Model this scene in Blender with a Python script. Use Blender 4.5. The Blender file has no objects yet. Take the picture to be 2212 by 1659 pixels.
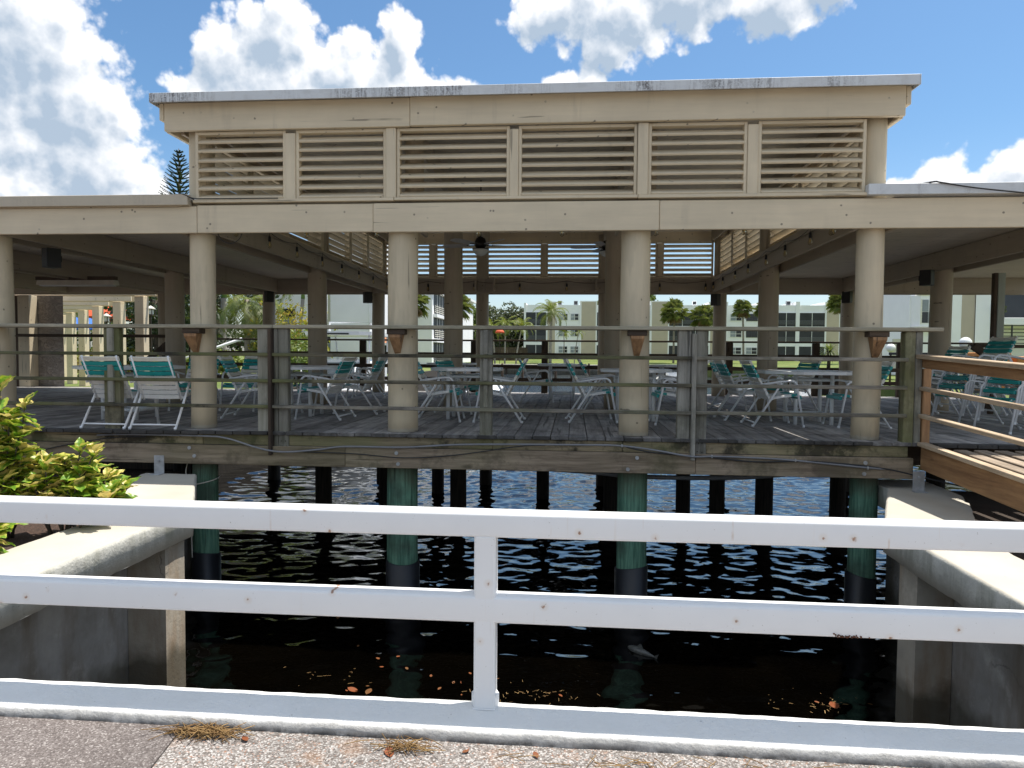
import bpy, bmesh, math, random
from mathutils import Vector, Matrix, Euler, noise as mnoise
random.seed(7)
R = math.radians
S = bpy.context.scene
COL = S.collection

# ------------------------------------------------------------------ camera
cam = bpy.data.cameras.new('camera')
camo = bpy.data.objects.new('camera', cam)
COL.objects.link(camo)
cam.sensor_fit = 'HORIZONTAL'
cam.sensor_width = 36.0
cam.lens = 36.0 * 1534.0 / 2212.0
cam.clip_start = 0.05
cam.clip_end = 3000
yaw, pitch, roll = R(4.9), R(-2.48), 0.0076
fw = Vector((-math.sin(yaw) * math.cos(pitch), math.cos(yaw) * math.cos(pitch), math.sin(pitch)))
r0 = Vector((math.cos(yaw), math.sin(yaw), 0))
u0 = r0.cross(fw)
rt = math.cos(roll) * r0 + math.sin(roll) * u0
up = -math.sin(roll) * r0 + math.cos(roll) * u0
mat = Matrix((rt, up, -fw)).transposed().to_4x4()
mat.translation = Vector((0, -8.25, 0.93))
camo.matrix_world = mat
S.camera = camo

# ------------------------------------------------------------------ sun, exposure
SUN_EL, SUN_AZ = R(71.5), R(63)          # azimuth measured from +Y towards +X
sun = bpy.data.lights.new('sun', 'SUN')
sun.energy = 3.4
sun.angle = R(0.53)
sun.color = (1.0, 0.95, 0.87)
suno = bpy.data.objects.new('sun', sun)
COL.objects.link(suno)
sd = Vector((math.sin(SUN_AZ) * math.cos(SUN_EL), math.cos(SUN_AZ) * math.cos(SUN_EL), math.sin(SUN_EL)))
suno.rotation_euler = sd.to_track_quat('Z', 'Y').to_euler()
suno.location = (0, 0, 60)
S.view_settings.view_transform = 'Standard'
S.view_settings.look = 'None'
S.view_settings.exposure = 1.0
S.view_settings.gamma = 1.0
S.view_settings.use_curve_mapping = False
S.cycles.max_bounces = 10
S.cycles.diffuse_bounces = 5
S.cycles.glossy_bounces = 4
S.cycles.transparent_max_bounces = 12
S.cycles.sample_clamp_indirect = 8

# ------------------------------------------------------------------ node helper
class G:
    def __init__(self, nt):
        self.nt = nt
    def n(self, typ, **kw):
        nd = self.nt.nodes.new(typ)
        ins = kw.pop('i', {})
        for k, v in kw.items():
            setattr(nd, k, v)
        for k, v in ins.items():
            self.set(nd.inputs[k], v)
        return nd
    def set(self, sock, v):
        if isinstance(v, bpy.types.NodeSocket):
            self.nt.links.new(v, sock)
        elif v is not None:
            if isinstance(v, (tuple, list)) and len(v) == 3 and sock.type == 'RGBA':
                v = (*v, 1)
            sock.default_value = v
    def math(self, op, a, b=None, c=None, clamp=False):
        nd = self.n('ShaderNodeMath', operation=op, use_clamp=clamp)
        for k, v in enumerate((a, b, c)):
            if v is not None:
                self.set(nd.inputs[k], v)
        return nd.outputs[0]
    def vmath(self, op, a, b=None, c=None, out=0):
        nd = self.n('ShaderNodeVectorMath', operation=op)
        for k, v in enumerate((a, b, c)):
            if v is not None:
                self.set(nd.inputs[k], v)
        return nd.outputs[out]
    def noise(self, vec, scale=5, detail=4, rough=0.55, dist=0.0, color=False):
        nd = self.n('ShaderNodeTexNoise', i={'Vector': vec, 'Scale': scale, 'Detail': detail, 'Roughness': rough, 'Distortion': dist})
        return nd.outputs[1 if color else 0]
    def vor(self, vec, scale=5, feature='F1', detail=0, out='Distance', rnd=1.0, dims='3D'):
        nd = self.n('ShaderNodeTexVoronoi', feature=feature, voronoi_dimensions=dims, i={'Vector': vec, 'Scale': scale, 'Detail': detail, 'Randomness': rnd})
        return nd.outputs[out]
    def mr(self, v, a, b, c=0.0, d=1.0, smooth=False):
        nd = self.n('ShaderNodeMapRange', interpolation_type='SMOOTHSTEP' if smooth else 'LINEAR')
        for k, x in zip(('Value', 'From Min', 'From Max', 'To Min', 'To Max'), (v, a, b, c, d)):
            self.set(nd.inputs[k], x)
        return nd.outputs[0]
    def mix(self, f, a, b, blend='MIX'):
        nd = self.n('ShaderNodeMix', data_type='RGBA', blend_type=blend)
        self.set(nd.inputs[0], f)
        self.set(nd.inputs[6], a)
        self.set(nd.inputs[7], b)
        return nd.outputs[2]
    def ramp(self, f, stops):
        nd = self.n('ShaderNodeValToRGB', i={'Fac': f})
        el = nd.color_ramp.elements
        while len(el) < len(stops):
            el.new(0.5)
        for e, (p, c) in zip(el, stops):
            e.position = p
            e.color = (*c, 1)
        return nd.outputs[0]
    def pos(self):
        return self.n('ShaderNodeNewGeometry').outputs['Position']
    def nrm(self):
        return self.n('ShaderNodeNewGeometry').outputs['Normal']
    def rnd(self):
        return self.n('ShaderNodeObjectInfo').outputs['Random']
    def sep(self, v):
        nd = self.n('ShaderNodeSeparateXYZ', i={0: v})
        return nd.outputs
    def comb(self, x, y, z):
        return self.n('ShaderNodeCombineXYZ', i={0: x, 1: y, 2: z}).outputs[0]
    def bump(self, h, strength=0.3, dist=0.01, normal=None):
        nd = self.n('ShaderNodeBump', i={'Strength': strength, 'Distance': dist, 'Height': h})
        if normal is not None:
            self.set(nd.inputs['Normal'], normal)
        return nd.outputs[0]

M = {}
def material(name, fn):
    m = bpy.data.materials.new(name)
    m.use_nodes = True
    nt = m.node_tree
    nt.nodes.clear()
    g = G(nt)
    b = g.n('ShaderNodeBsdfPrincipled')
    out = g.n('ShaderNodeOutputMaterial')
    r = fn(g)
    for k, v in r.items():
        if k == '_surface':
            continue
        g.set(b.inputs[k], v)
    nt.links.new(r.get('_surface', b.outputs[0]), out.inputs[0])
    M[name] = m
    return m

# ------------------------------------------------------------------ world: Nishita sky + cumulus
world = bpy.data.worlds.new('World')
S.world = world
world.use_nodes = True
wt = world.node_tree
wt.nodes.clear()

# elliptical cloud masses in (azimuth, elevation) degrees: centre, radii, weight
BLOBS = [
    # tall mass on the left
    (-39.0, 19.3, 5.6, 5.6), (-42, 15, 7.5, 6.4), (-36.8, 15.8, 5.4, 5.4), (-35.0, 12.0, 5.4, 4.4), (-33.2, 10.0, 4.6, 3.2), (-44, 23, 5, 4), (-41, 9, 9, 4), (-52, 16, 8, 9),
    # towering cumulus left of centre
    (-26.2, 20.6, 3.4, 3.6), (-23.0, 22.6, 3.4, 3.6), (-22.5, 18.5, 6.0, 4.6), (-18.2, 20.2, 4.0, 3.8), (-14.0, 22.8, 1.8, 3.2), (-14.6, 19.8, 3.8, 3.2), (-11.0, 18.4, 3.8, 3.4), (-28.0, 17.6, 3.2, 3.4), (-18, 16, 12, 3.6),
    # soft grey bank at the top
    (2.8, 25.0, 6.4, 3.8), (8.5, 26.4, 6.4, 3.8), (2.6, 22.4, 3.0, 2.2), (14.6, 25.2, 4.8, 2.8), (18.5, 26.0, 4.4, 2.8), (-2.0, 24.8, 4.0, 2.0), (10, 31, 14, 5),
    # small puff above the roof
    (-0.8, 19.6, 3.4, 2.0), (1.0, 20.3, 1.7, 1.4),
    # low cumulus on the right
    (26.2, 11.8, 2.9, 2.5), (29.4, 12.0, 3.4, 2.3), (24.0, 10.9, 2.6, 2.0), (32.5, 10.8, 4, 2.6), (28, 9.6, 7, 2.2),
]
def density_group():
    ng = bpy.data.node_groups.new('cloud_density', 'ShaderNodeTree')
    ng.interface.new_socket('P', in_out='INPUT', socket_type='NodeSocketVector')
    ng.interface.new_socket('D', in_out='INPUT', socket_type='NodeSocketVector')
    ng.interface.new_socket('Density', in_out='OUTPUT', socket_type='NodeSocketFloat')
    g = G(ng)
    gi = g.n('NodeGroupInput')
    go = g.n('NodeGroupOutput')
    P, D = gi.outputs[0], gi.outputs[1]
    w1 = g.vmath('MULTIPLY_ADD', g.noise(P, 0.16, 3, 0.6, color=True), (3.4, 3.0, 0), (-1.7, -1.5, 0))
    P2 = g.vmath('ADD', P, w1)
    cur = None
    for (a, e, ra, re) in BLOBS:
        v = g.vmath('MULTIPLY_ADD', P2, (1 / ra, 1 / re, 0), (-a / ra, -e / re, 0))
        ln = g.vmath('LENGTH', v, out=1)
        d = g.math('SUBTRACT', 1.0, ln)
        cur = d if cur is None else g.math('SMOOTH_MAX', cur, d, 0.12)
    s = g.sep(P)
    # clouds all round the rest of the sky, from the same kind of noise
    far = g.math('MAXIMUM', g.math('SUBTRACT', g.math('ABSOLUTE', s[0]), 46.0), g.math('SUBTRACT', s[1], 33.0))
    gen = g.mr(g.noise(D, 2.3, 3, 0.5), 0.40, 0.62, -0.5, 0.95)
    gen = g.math('ADD', gen, g.mr(far, -4, 6, -2.0, 0.0))
    cur = g.math('MAXIMUM', cur, gen)
    fb = g.noise(P, 0.36, 9, 0.56)
    vo = g.vor(P, 0.55, 'F1', 3)
    cur = g.math('ADD', cur, g.math('MULTIPLY_ADD', fb, 0.80, -0.34))
    cur = g.math('ADD', cur, g.math('MULTIPLY_ADD', vo, -0.40, 0.20))
    ng.links.new(cur, go.inputs[0])
    return ng
g = G(wt)
dirv = g.n('ShaderNodeTexCoord').outputs['Generated']
dn = g.vmath('NORMALIZE', dirv)
ds = g.sep(dn)
az = g.math('MULTIPLY', g.math('ARCTAN2', ds[0], ds[1]), 57.29578)
el = g.math('MULTIPLY', g.math('ARCSINE', ds[2]), 57.29578)
P = g.comb(az, el, 0.0)
grp = density_group()
def dens(p):
    nd = g.n('ShaderNodeGroup', node_tree=grp)
    g.set(nd.inputs[0], p)
    g.set(nd.inputs[1], dn)
    return nd.outputs[0]
d0 = dens(P)
d1 = dens(g.vmath('ADD', P, (0.55, 1.1, 0)))
alpha = g.mr(d0, -0.10, 0.16, smooth=True)
alpha = g.math('MULTIPLY', alpha, g.mr(el, 1.0, 6.0))
lit = g.math('EXPONENT', g.math('MULTIPLY', g.math('MAXIMUM', d1, 0.0), -2.6))
relief = g.math('MULTIPLY', g.math('SUBTRACT', d0, d1), 0.8)
lit = g.math('ADD', lit, relief, clamp=True)
SKY_K = 0.10
ccol = g.mix(lit, (0.235 / SKY_K, 0.29 / SKY_K, 0.36 / SKY_K), (0.60 / SKY_K, 0.60 / SKY_K, 0.605 / SKY_K))
sky = g.n('ShaderNodeTexSky', sky_type='NISHITA', sun_disc=False, sun_elevation=SUN_EL, sun_rotation=SUN_AZ,
          altitude=0.0, air_density=1.0, dust_density=1.2, ozone_density=1.6)
skyc = g.mix(1.0, sky.outputs[0], g.mix(g.mr(el, 0, 17, smooth=True), (0.86, 0.88, 0.92), (0.52, 0.70, 0.80)), 'MULTIPLY')
fin = g.mix(alpha, skyc, ccol)
bg = g.n('ShaderNodeBackground', i={'Color': fin, 'Strength': SKY_K})
wo = g.n('ShaderNodeOutputWorld')
wt.links.new(bg.outputs[0], wo.inputs[0])

# ------------------------------------------------------------------ materials
def axis_scale(axis, long, across):
    return tuple(long if a == axis else across for a in 'xyz')

def opos(g):
    """world position shifted by a per-object random amount, so that alike boards differ"""
    r = g.rnd()
    return g.vmath('ADD', g.pos(), g.comb(g.math('MULTIPLY', r, 37.0), g.math('MULTIPLY', r, 71.0), g.math('MULTIPLY', r, 13.0)))

def paint(name, col, axis, checks=0.55, grime=0.4, rough=0.62, ring=False):
    def fn(g):
        p = opos(g)
        grain = g.noise(g.vmath('MULTIPLY', p, axis_scale(axis, 1.0, 13)), 1.0, 5, 0.65)
        big = g.noise(g.pos(), 1.3, 4, 0.6)
        fine = g.noise(g.pos(), 40, 3, 0.6)
        c = g.mix(g.mr(big, 0.3, 0.7), tuple(x * 0.90 for x in col), tuple(min(1, x * 1.07) for x in col))
        c = g.mix(g.mr(grain, 0.38, 0.72, 0, 0.45), c, tuple(x * 0.74 for x in col))
        # drying checks and dings that show dark wood
        ck = g.noise(g.vmath('MULTIPLY', p, axis_scale(axis, 0.7, 20)), 1.0, 3, 0.5)
        ck = g.math('MULTIPLY', g.mr(ck, 0.66 if axis == 'z' else 0.69, 0.69 if axis == 'z' else 0.72), g.mr(g.noise(p, 1.8, 2), 0.46, 0.56))
        c = g.mix(g.math('MULTIPLY', ck, checks), c, (0.07, 0.055, 0.04))
        ps = g.sep(p)
        p2 = g.comb(g.math('ADD', ps[0], ps[1]), ps[2], 0.0)
        ding = g.math('MULTIPLY', g.mr(g.math('ADD', g.vor(p2, 3.4, dims='2D'), g.math('MULTIPLY', g.noise(p, 30, 3), 0.05)), 0.075, 0.055), g.mr(g.noise(p, 2.1, 1), 0.46, 0.52))
        c = g.mix(g.math('MULTIPLY', ding, 0.75), c, (0.10, 0.08, 0.06))
        # vertical grime runs
        sp = g.vmath('MULTIPLY', g.pos(), (5, 5, 0.5))
        st = g.math('MULTIPLY', g.mr(g.noise(sp, 1.0, 4, 0.65), 0.56, 0.78), g.mr(g.noise(g.pos(), 1.7, 2), 0.42, 0.62))
        c = g.mix(g.math('MULTIPLY', st, grime), c, (0.16, 0.14, 0.11))
        if ring:
            # scuffed, chipped foot of the column and paler patches of older paint
            zz = g.math('ADD', ps[2], g.math('MULTIPLY', g.noise(g.pos(), 14, 4, 0.7), 0.05))
            z0 = g.math('ADD', g.sep(g.pos())[2], g.math('MULTIPLY', g.noise(g.pos(), 14, 4, 0.7), 0.05))
            c = g.mix(g.math('MULTIPLY', g.mr(z0, 0.075, 0.055), 0.75), c, (0.60, 0.56, 0.47))
            old = g.mr(g.noise(g.vmath('MULTIPLY', p, (3, 3, 0.9)), 1.0, 4, 0.65), 0.56, 0.60)
            c = g.mix(g.math('MULTIPLY', old, 0.28), c, (0.42, 0.36, 0.26))
        h = g.math('ADD', g.math('MULTIPLY', grain, 0.7), g.math('MULTIPLY', fine, 0.3))
        h = g.math('SUBTRACT', h, g.math('MULTIPLY', ck, 0.8))
        return {'Base Color': c, 'Roughness': g.mr(big, 0, 1, rough - 0.08, rough + 0.12), 'Normal': g.bump(h, 0.22, 0.006)}
    return material(name, fn)
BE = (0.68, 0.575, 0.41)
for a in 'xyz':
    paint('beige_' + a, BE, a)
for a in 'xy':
    paint('beam_paint_' + a, (0.40, 0.33, 0.25), a, grime=0.5)  # beam beige, a duller timber, darkened further for the shade under the roof
paint('shaded_column', (0.42, 0.35, 0.255), 'z', grime=0.5)  # inner columns: duller wood, with the roof's shade put into the base colour
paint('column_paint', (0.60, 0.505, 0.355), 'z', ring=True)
paint('ceiling_paint', (0.60, 0.525, 0.42), 'x', grime=0.5)
paint('green_post', (0.36, 0.40, 0.34), 'z')

def wood(name, lo, hi, axis, moss=0.0, stain=0.4, rough=0.85, tone=0.35, mosscol=(0.13, 0.14, 0.05), ends=None):
    def fn(g):
        p = opos(g)
        warp = g.vmath('MULTIPLY_ADD', g.noise(p, 1.1, 2, 0.5, color=True), (0.10, 0.10, 0.10), p)
        gr = g.noise(g.vmath('MULTIPLY', warp, axis_scale(axis, 1.1, 18)), 1.0, 6, 0.7)
        gr2 = g.noise(g.vmath('MULTIPLY', warp, axis_scale(axis, 0.5, 7)), 1.0, 3, 0.6)
        f = g.math('ADD', g.math('MULTIPLY', gr, 0.6), g.math('MULTIPLY', gr2, 0.4))
        c = g.mix(g.mr(f, 0.38, 0.62), lo, hi)
        tone_v = g.mr(g.rnd(), 0, 1, 1 - tone, 1 + tone * 0.6)
        c = g.mix(1.0, c, g.comb(tone_v, tone_v, tone_v), 'MULTIPLY')
        # knots
        kv = g.vmath('MULTIPLY', p, axis_scale(axis, 1.6, 4.2))
        kn = g.mr(g.vor(kv, 1.0), 0.13, 0.05)
        c = g.mix(g.math('MULTIPLY', kn, 0.7), c, tuple(x * 0.35 for x in lo))
        # dark wet stains and algae, in patches
        st = g.mr(g.noise(g.pos(), 2.3, 6, 0.7), 0.50, 0.60)
        c = g.mix(g.math('MULTIPLY', st, stain), c, tuple(x * 0.28 for x in lo))
        if moss:
            ms = g.mr(g.noise(g.vmath('ADD', g.pos(), (5, 3, 9)), 1.1, 5, 0.6), 0.42, 0.62)
            c = g.mix(g.math('MULTIPLY', ms, moss), c, mosscol)
        ck = g.noise(g.vmath('MULTIPLY', p, axis_scale(axis, 0.6, 17)), 1.0, 3, 0.5)
        ck = g.mr(ck, 0.66, 0.70)
        c = g.mix(g.math('MULTIPLY', ck, 0.7), c, tuple(x * 0.22 for x in lo))
        if ends is not None:
            # rotted, blackened board ends along the open edge
            yy = g.math('ADD', g.sep(g.pos())[1], g.math('MULTIPLY', g.noise(p, 9, 4, 0.7), 0.05))
            c = g.mix(g.math('MULTIPLY', g.mr(yy, ends + 0.06, ends + 0.0), 0.92), c, (0.022, 0.02, 0.018))
        h = g.math('SUBTRACT', gr, g.math('MULTIPLY', ck, 1.2))
        return {'Base Color': c, 'Roughness': rough, 'Normal': g.bump(h, 0.55, 0.006)}
    return material(name, fn)
wood('deck_wood', (0.22, 0.207, 0.20), (0.52, 0.495, 0.475), 'y', stain=0.5, ends=-0.285)
wood('grey_wood_x', (0.095, 0.085, 0.07), (0.30, 0.27, 0.225), 'x', moss=0.35, stain=0.45)
wood('mossy_wood_x', (0.045, 0.04, 0.028), (0.19, 0.165, 0.11), 'x', moss=0.75, stain=0.8)
wood('grey_wood_z', (0.14, 0.13, 0.11), (0.36, 0.34, 0.30), 'z', moss=0.25, stain=0.35)
wood('mossy_wood_z', (0.10, 0.09, 0.055), (0.30, 0.27, 0.18), 'z', moss=0.75, stain=0.5)
wood('beam_wood', (0.17, 0.125, 0.085), (0.42, 0.33, 0.235), 'x', moss=0.25, stain=0.5, tone=0.2)
wood('rim_wood', (0.14, 0.115, 0.07), (0.40, 0.32, 0.20), 'x', moss=0.5, stain=0.95, tone=0.2)
wood('new_wood_y', (0.20, 0.10, 0.045), (0.42, 0.24, 0.11), 'y', stain=0.12, rough=0.7, tone=0.12)
wood('new_wood_z', (0.21, 0.11, 0.05), (0.44, 0.25, 0.12), 'z', stain=0.15, rough=0.7, tone=0.12)
wood('tan_wood_y', (0.30, 0.215, 0.135), (0.55, 0.43, 0.30), 'y', stain=0.2, tone=0.12)
wood('ramp_wood', (0.22, 0.165, 0.12), (0.42, 0.335, 0.25), 'y', stain=0.2, tone=0.2)
wood('bar_wood', (0.27, 0.245, 0.18), (0.46, 0.42, 0.32), 'x', moss=0.18, stain=0.22, tone=0.1)
wood('dark_wood', (0.05, 0.033, 0.022), (0.11, 0.075, 0.05), 'z', stain=0.3)
wood('dark_wood_x', (0.05, 0.033, 0.022), (0.12, 0.085, 0.06), 'x', stain=0.3)

def m_pile(g):
    p = opos(g)
    gr = g.noise(g.vmath('MULTIPLY', p, (40, 40, 2.2)), 1.0, 6, 0.65)
    c = g.mix(g.mr(gr, 0.32, 0.66), (0.03, 0.10, 0.066), (0.16, 0.33, 0.225))
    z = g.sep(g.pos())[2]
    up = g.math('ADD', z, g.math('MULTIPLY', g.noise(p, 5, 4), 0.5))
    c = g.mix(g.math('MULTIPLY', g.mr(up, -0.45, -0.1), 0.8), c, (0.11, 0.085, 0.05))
    c = g.mix(g.math('MULTIPLY', g.mr(g.noise(p, 2.2, 4), 0.5, 0.68), 0.65), c, (0.035, 0.04, 0.028))
    ck = g.mr(g.noise(g.vmath('MULTIPLY', p, (32, 32, 0.9)), 1.0, 3), 0.66, 0.70)
    c = g.mix(g.math('MULTIPLY', ck, 0.8), c, (0.015, 0.02, 0.012))
    return {'Base Color': c, 'Roughness': 0.75, 'Normal': g.bump(g.math('SUBTRACT', gr, ck), 0.5, 0.008)}
material('green_pile', m_pile)
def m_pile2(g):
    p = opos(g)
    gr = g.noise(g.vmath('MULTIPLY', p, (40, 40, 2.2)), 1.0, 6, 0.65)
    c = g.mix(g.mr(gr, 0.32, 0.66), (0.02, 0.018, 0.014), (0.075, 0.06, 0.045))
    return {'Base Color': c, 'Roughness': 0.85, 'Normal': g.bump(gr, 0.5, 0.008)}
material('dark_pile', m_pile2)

def plain(name, col, rough=0.5, metal=0.0, var=0.12, scale=6, bump=0.0, spec=0.5):
    def fn(g):
        n = g.noise(opos(g), scale, 4, 0.6)
        c = g.mix(g.mr(n, 0.3, 0.7), tuple(x * (1 - var) for x in col), tuple(min(1, x * (1 + var)) for x in col))
        r = {'Base Color': c, 'Roughness': g.mr(n, 0, 1, max(0.02, rough - 0.08), min(1, rough + 0.1)), 'Metallic': metal, 'Specular IOR Level': spec}
        if bump:
            r['Normal'] = g.bump(g.noise(g.pos(), scale * 8, 4, 0.6), bump, 0.01)
        return r
    return material(name, fn)
plain('black_wrap', (0.012, 0.013, 0.016), 0.42)
plain('cable_black', (0.018, 0.018, 0.02), 0.45)
plain('cable_grey', (0.20, 0.20, 0.21), 0.5)
plain('galvanised', (0.42, 0.43, 0.44), 0.5, 0.55, 0.2, 14)
plain('table_white', (0.83, 0.84, 0.84), 0.4, var=0.06)
plain('tube_white', (0.85, 0.86, 0.87), 0.32, var=0.05)
plain('strap_white', (0.82, 0.815, 0.79), 0.5, var=0.07)
plain('strap_cream', (0.78, 0.75, 0.65), 0.5, var=0.07)
plain('strap_teal', (0.02, 0.33, 0.315), 0.42, var=0.12)
plain('black_plastic', (0.012, 0.012, 0.013), 0.45)
plain('fan_metal', (0.02, 0.016, 0.014), 0.3, 0.6)
plain('fan_blade', (0.5, 0.49, 0.48), 0.45)
plain('milk_glass', (0.62, 0.63, 0.60), 0.2, var=0.03)
plain('cream_enamel', (0.62, 0.58, 0.50), 0.4)
plain('bronze', (0.05, 0.035, 0.025), 0.35, 0.5)
plain('gelcoat', (0.80, 0.81, 0.82), 0.2, var=0.03)
plain('dark_glass', (0.018, 0.022, 0.028), 0.08, var=0.2, scale=1.2)
plain('screen_dark', (0.028, 0.029, 0.034), 0.55, var=0.35, scale=0.7)
plain('blind_glass', (0.25, 0.28, 0.30), 0.12, var=0.25, scale=0.9)
plain('white_wall', (0.90, 0.90, 0.90), 0.8, var=0.04, scale=0.6, bump=0.05)
plain('tan_wall', (0.52, 0.45, 0.35), 0.85, var=0.05, scale=0.6, bump=0.05)
plain('lilac_wall', (0.88, 0.87, 0.90), 0.8, var=0.04, scale=0.5, bump=0.05)
plain('cream_wall', (0.60, 0.58, 0.47), 0.8, var=0.05, scale=0.5)
plain('window_frame', (0.75, 0.75, 0.73), 0.5)
plain('dark_frame', (0.03, 0.032, 0.035), 0.45)
plain('grey_metal', (0.24, 0.25, 0.26), 0.5, 0.4)
plain('roof_tile', (0.42, 0.17, 0.07), 0.75, var=0.25, scale=3)
plain('blue_canvas', (0.03, 0.14, 0.52), 0.7, var=0.1)
plain('red_canvas', (0.62, 0.10, 0.035), 0.7)
plain('globe_white', (0.82, 0.83, 0.82), 0.3, var=0.03)
plain('orange_box', (0.55, 0.22, 0.05), 0.6)
plain('palm_trunk', (0.22, 0.19, 0.155), 0.9, var=0.35, scale=5, bump=0.5)
plain('grey_trunk', (0.31, 0.28, 0.26), 0.85, var=0.25, scale=4, bump=0.4)
plain('crownshaft', (0.14, 0.24, 0.08), 0.45, var=0.15)
plain('bark', (0.10, 0.08, 0.06), 0.95, var=0.4, scale=6, bump=0.6)
plain('soil_dark', (0.045, 0.032, 0.024), 0.95, var=0.4, scale=5, bump=0.6)
plain('dark_mat', (0.02, 0.02, 0.022), 0.8)
plain('pot_clay', (0.08, 0.07, 0.065), 0.8)
plain('fish_skin', (0.085, 0.088, 0.08), 0.3, var=0.4, scale=40)

def rail_white(g):
    p = g.pos()
    n = g.noise(p, 2.0, 4, 0.6)
    c = g.mix(g.mr(n, 0.3, 0.7), (0.80, 0.80, 0.80), (0.85, 0.85, 0.85))
    s3 = g.sep(p)
    sp = g.vor(g.comb(s3[0], s3[2], 0.0), 5.0, 'F1', dims='2D')
    core = g.mr(g.math('ADD', sp, g.math('MULTIPLY', g.noise(p, 60, 4), 0.16)), 0.120, 0.095)
    gate = g.mr(g.noise(g.vmath('MULTIPLY', p, (1, 0.2, 1)), 3.0, 2), 0.50, 0.53)
    rust = g.math('MULTIPLY', core, gate)
    halo = g.math('MULTIPLY', g.mr(sp, 0.11, 0.03), gate)
    run = g.math('MULTIPLY', g.mr(g.noise(g.vmath('MULTIPLY', p, (48, 48, 1.5)), 1.0, 3, 0.6), 0.66, 0.80), g.mr(g.noise(p, 2.4, 2), 0.5, 0.66))
    c = g.mix(g.math('MULTIPLY', halo, 0.22), c, (0.62, 0.42, 0.22))
    wob = g.math('MULTIPLY', g.math('SUBTRACT', g.noise(p, 25, 2), 0.5), 0.03)
    col_ = g.noise(g.comb(g.math('ADD', g.math('MULTIPLY', s3[0], 30.0), wob), g.math('MULTIPLY', s3[2], 1.2), 0.0), 1.0, 1)
    run2 = g.math('MULTIPLY', g.mr(col_, 0.70, 0.76), g.mr(g.noise(g.vmath('MULTIPLY', p, (7, 0, 9)), 1.0, 2), 0.5, 0.62))
    c = g.mix(g.math('MULTIPLY', run2, 0.35), c, (0.52, 0.30, 0.12))
    c = g.mix(g.math('MULTIPLY', run, 0.25), c, (0.60, 0.42, 0.22))
    c = g.mix(g.math('MULTIPLY', rust, 0.85), c, g.mix(g.noise(p, 70, 3), (0.14, 0.05, 0.02), (0.46, 0.20, 0.07)))
    speck = g.mr(g.noise(p, 95, 2), 0.735, 0.75)
    c = g.mix(g.math('MULTIPLY', speck, 0.5), c, (0.25, 0.2, 0.15))
    return {'Base Color': c, 'Roughness': 0.42, 'Normal': g.bump(g.math('ADD', g.noise(p, 22, 3), g.math('MULTIPLY', rust, 0.8)), 0.12, 0.004)}
material('rail_white', rail_white)
plain('rust', (0.17, 0.06, 0.025), 0.9, var=0.5, scale=60, bump=0.8)

def drip(name, base, amt):
    def fn(g):
        p = g.pos()
        n = g.noise(p, 3, 3, 0.6)
        c = g.mix(g.mr(n, 0.3, 0.7), tuple(x * 0.93 for x in base), base)
        patch = g.mr(g.noise(g.vmath('MULTIPLY', p, (1.0, 1.0, 0.2)), 1.15, 3, 0.6), 0.44, 0.60)
        st = g.mr(g.noise(g.vmath('MULTIPLY', p, (30, 30, 2.0)), 1.0, 4, 0.7), 0.42, 0.56)
        sp = g.mr(g.noise(p, 55, 3, 0.7), 0.36, 0.56)
        mk = g.math('MULTIPLY', g.math('MULTIPLY', patch, st), sp)
        c = g.mix(g.math('MULTIPLY', mk, amt), c, (0.105, 0.09, 0.088))
        c = g.mix(g.math('MULTIPLY', g.mr(g.noise(p, 9, 4), 0.5, 0.7), 0.25 * amt), c, (0.33, 0.31, 0.28))
        return {'Base Color': c, 'Roughness': 0.5}
    return material(name, fn)
drip('drip_mildew', (0.66, 0.68, 0.69), 0.9)
drip('drip_beige', (0.52, 0.45, 0.34), 0.12)
drip('roof_top', (0.60, 0.60, 0.58), 0.4)

def cap_white(g):
    p = g.pos()
    n = g.noise(p, 1.6, 5, 0.6)
    fine = g.noise(p, 34, 4, 0.7)
    c = g.mix(g.mr(n, 0.3, 0.7), (0.44, 0.405, 0.34), (0.52, 0.485, 0.415))
    nz = g.math('ABSOLUTE', g.sep(g.nrm())[2])
    side = g.mr(nz, 0.75, 0.35)
    gr = g.mix(g.mr(g.noise(p, 7, 5, 0.7), 0.35, 0.65), (0.50, 0.49, 0.44), (0.68, 0.67, 0.61))
    c = g.mix(side, c, gr)
    run = g.math('MULTIPLY', g.mr(g.noise(g.vmath('MULTIPLY', p, (6, 6, 0.7)), 1.0, 5, 0.65), 0.48, 0.68), side)
    c = g.mix(g.math('MULTIPLY', run, 0.6), c, (0.20, 0.20, 0.135))
    spk = g.math('MULTIPLY', g.mr(g.noise(p, 30, 4, 0.7), 0.63, 0.70), g.mr(g.noise(p, 2.2, 3), 0.5, 0.65))
    c = g.mix(g.math('MULTIPLY', spk, 0.7), c, (0.12, 0.115, 0.10))
    h = g.math('ADD', g.math('MULTIPLY', fine, g.mr(side, 0, 1, 0.25, 1.0)), g.math('MULTIPLY', n, 0.3))
    return {'Base Color': c, 'Roughness': 0.85, 'Normal': g.bump(h, 0.55, 0.012)}
material('cap_white', cap_white)

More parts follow.
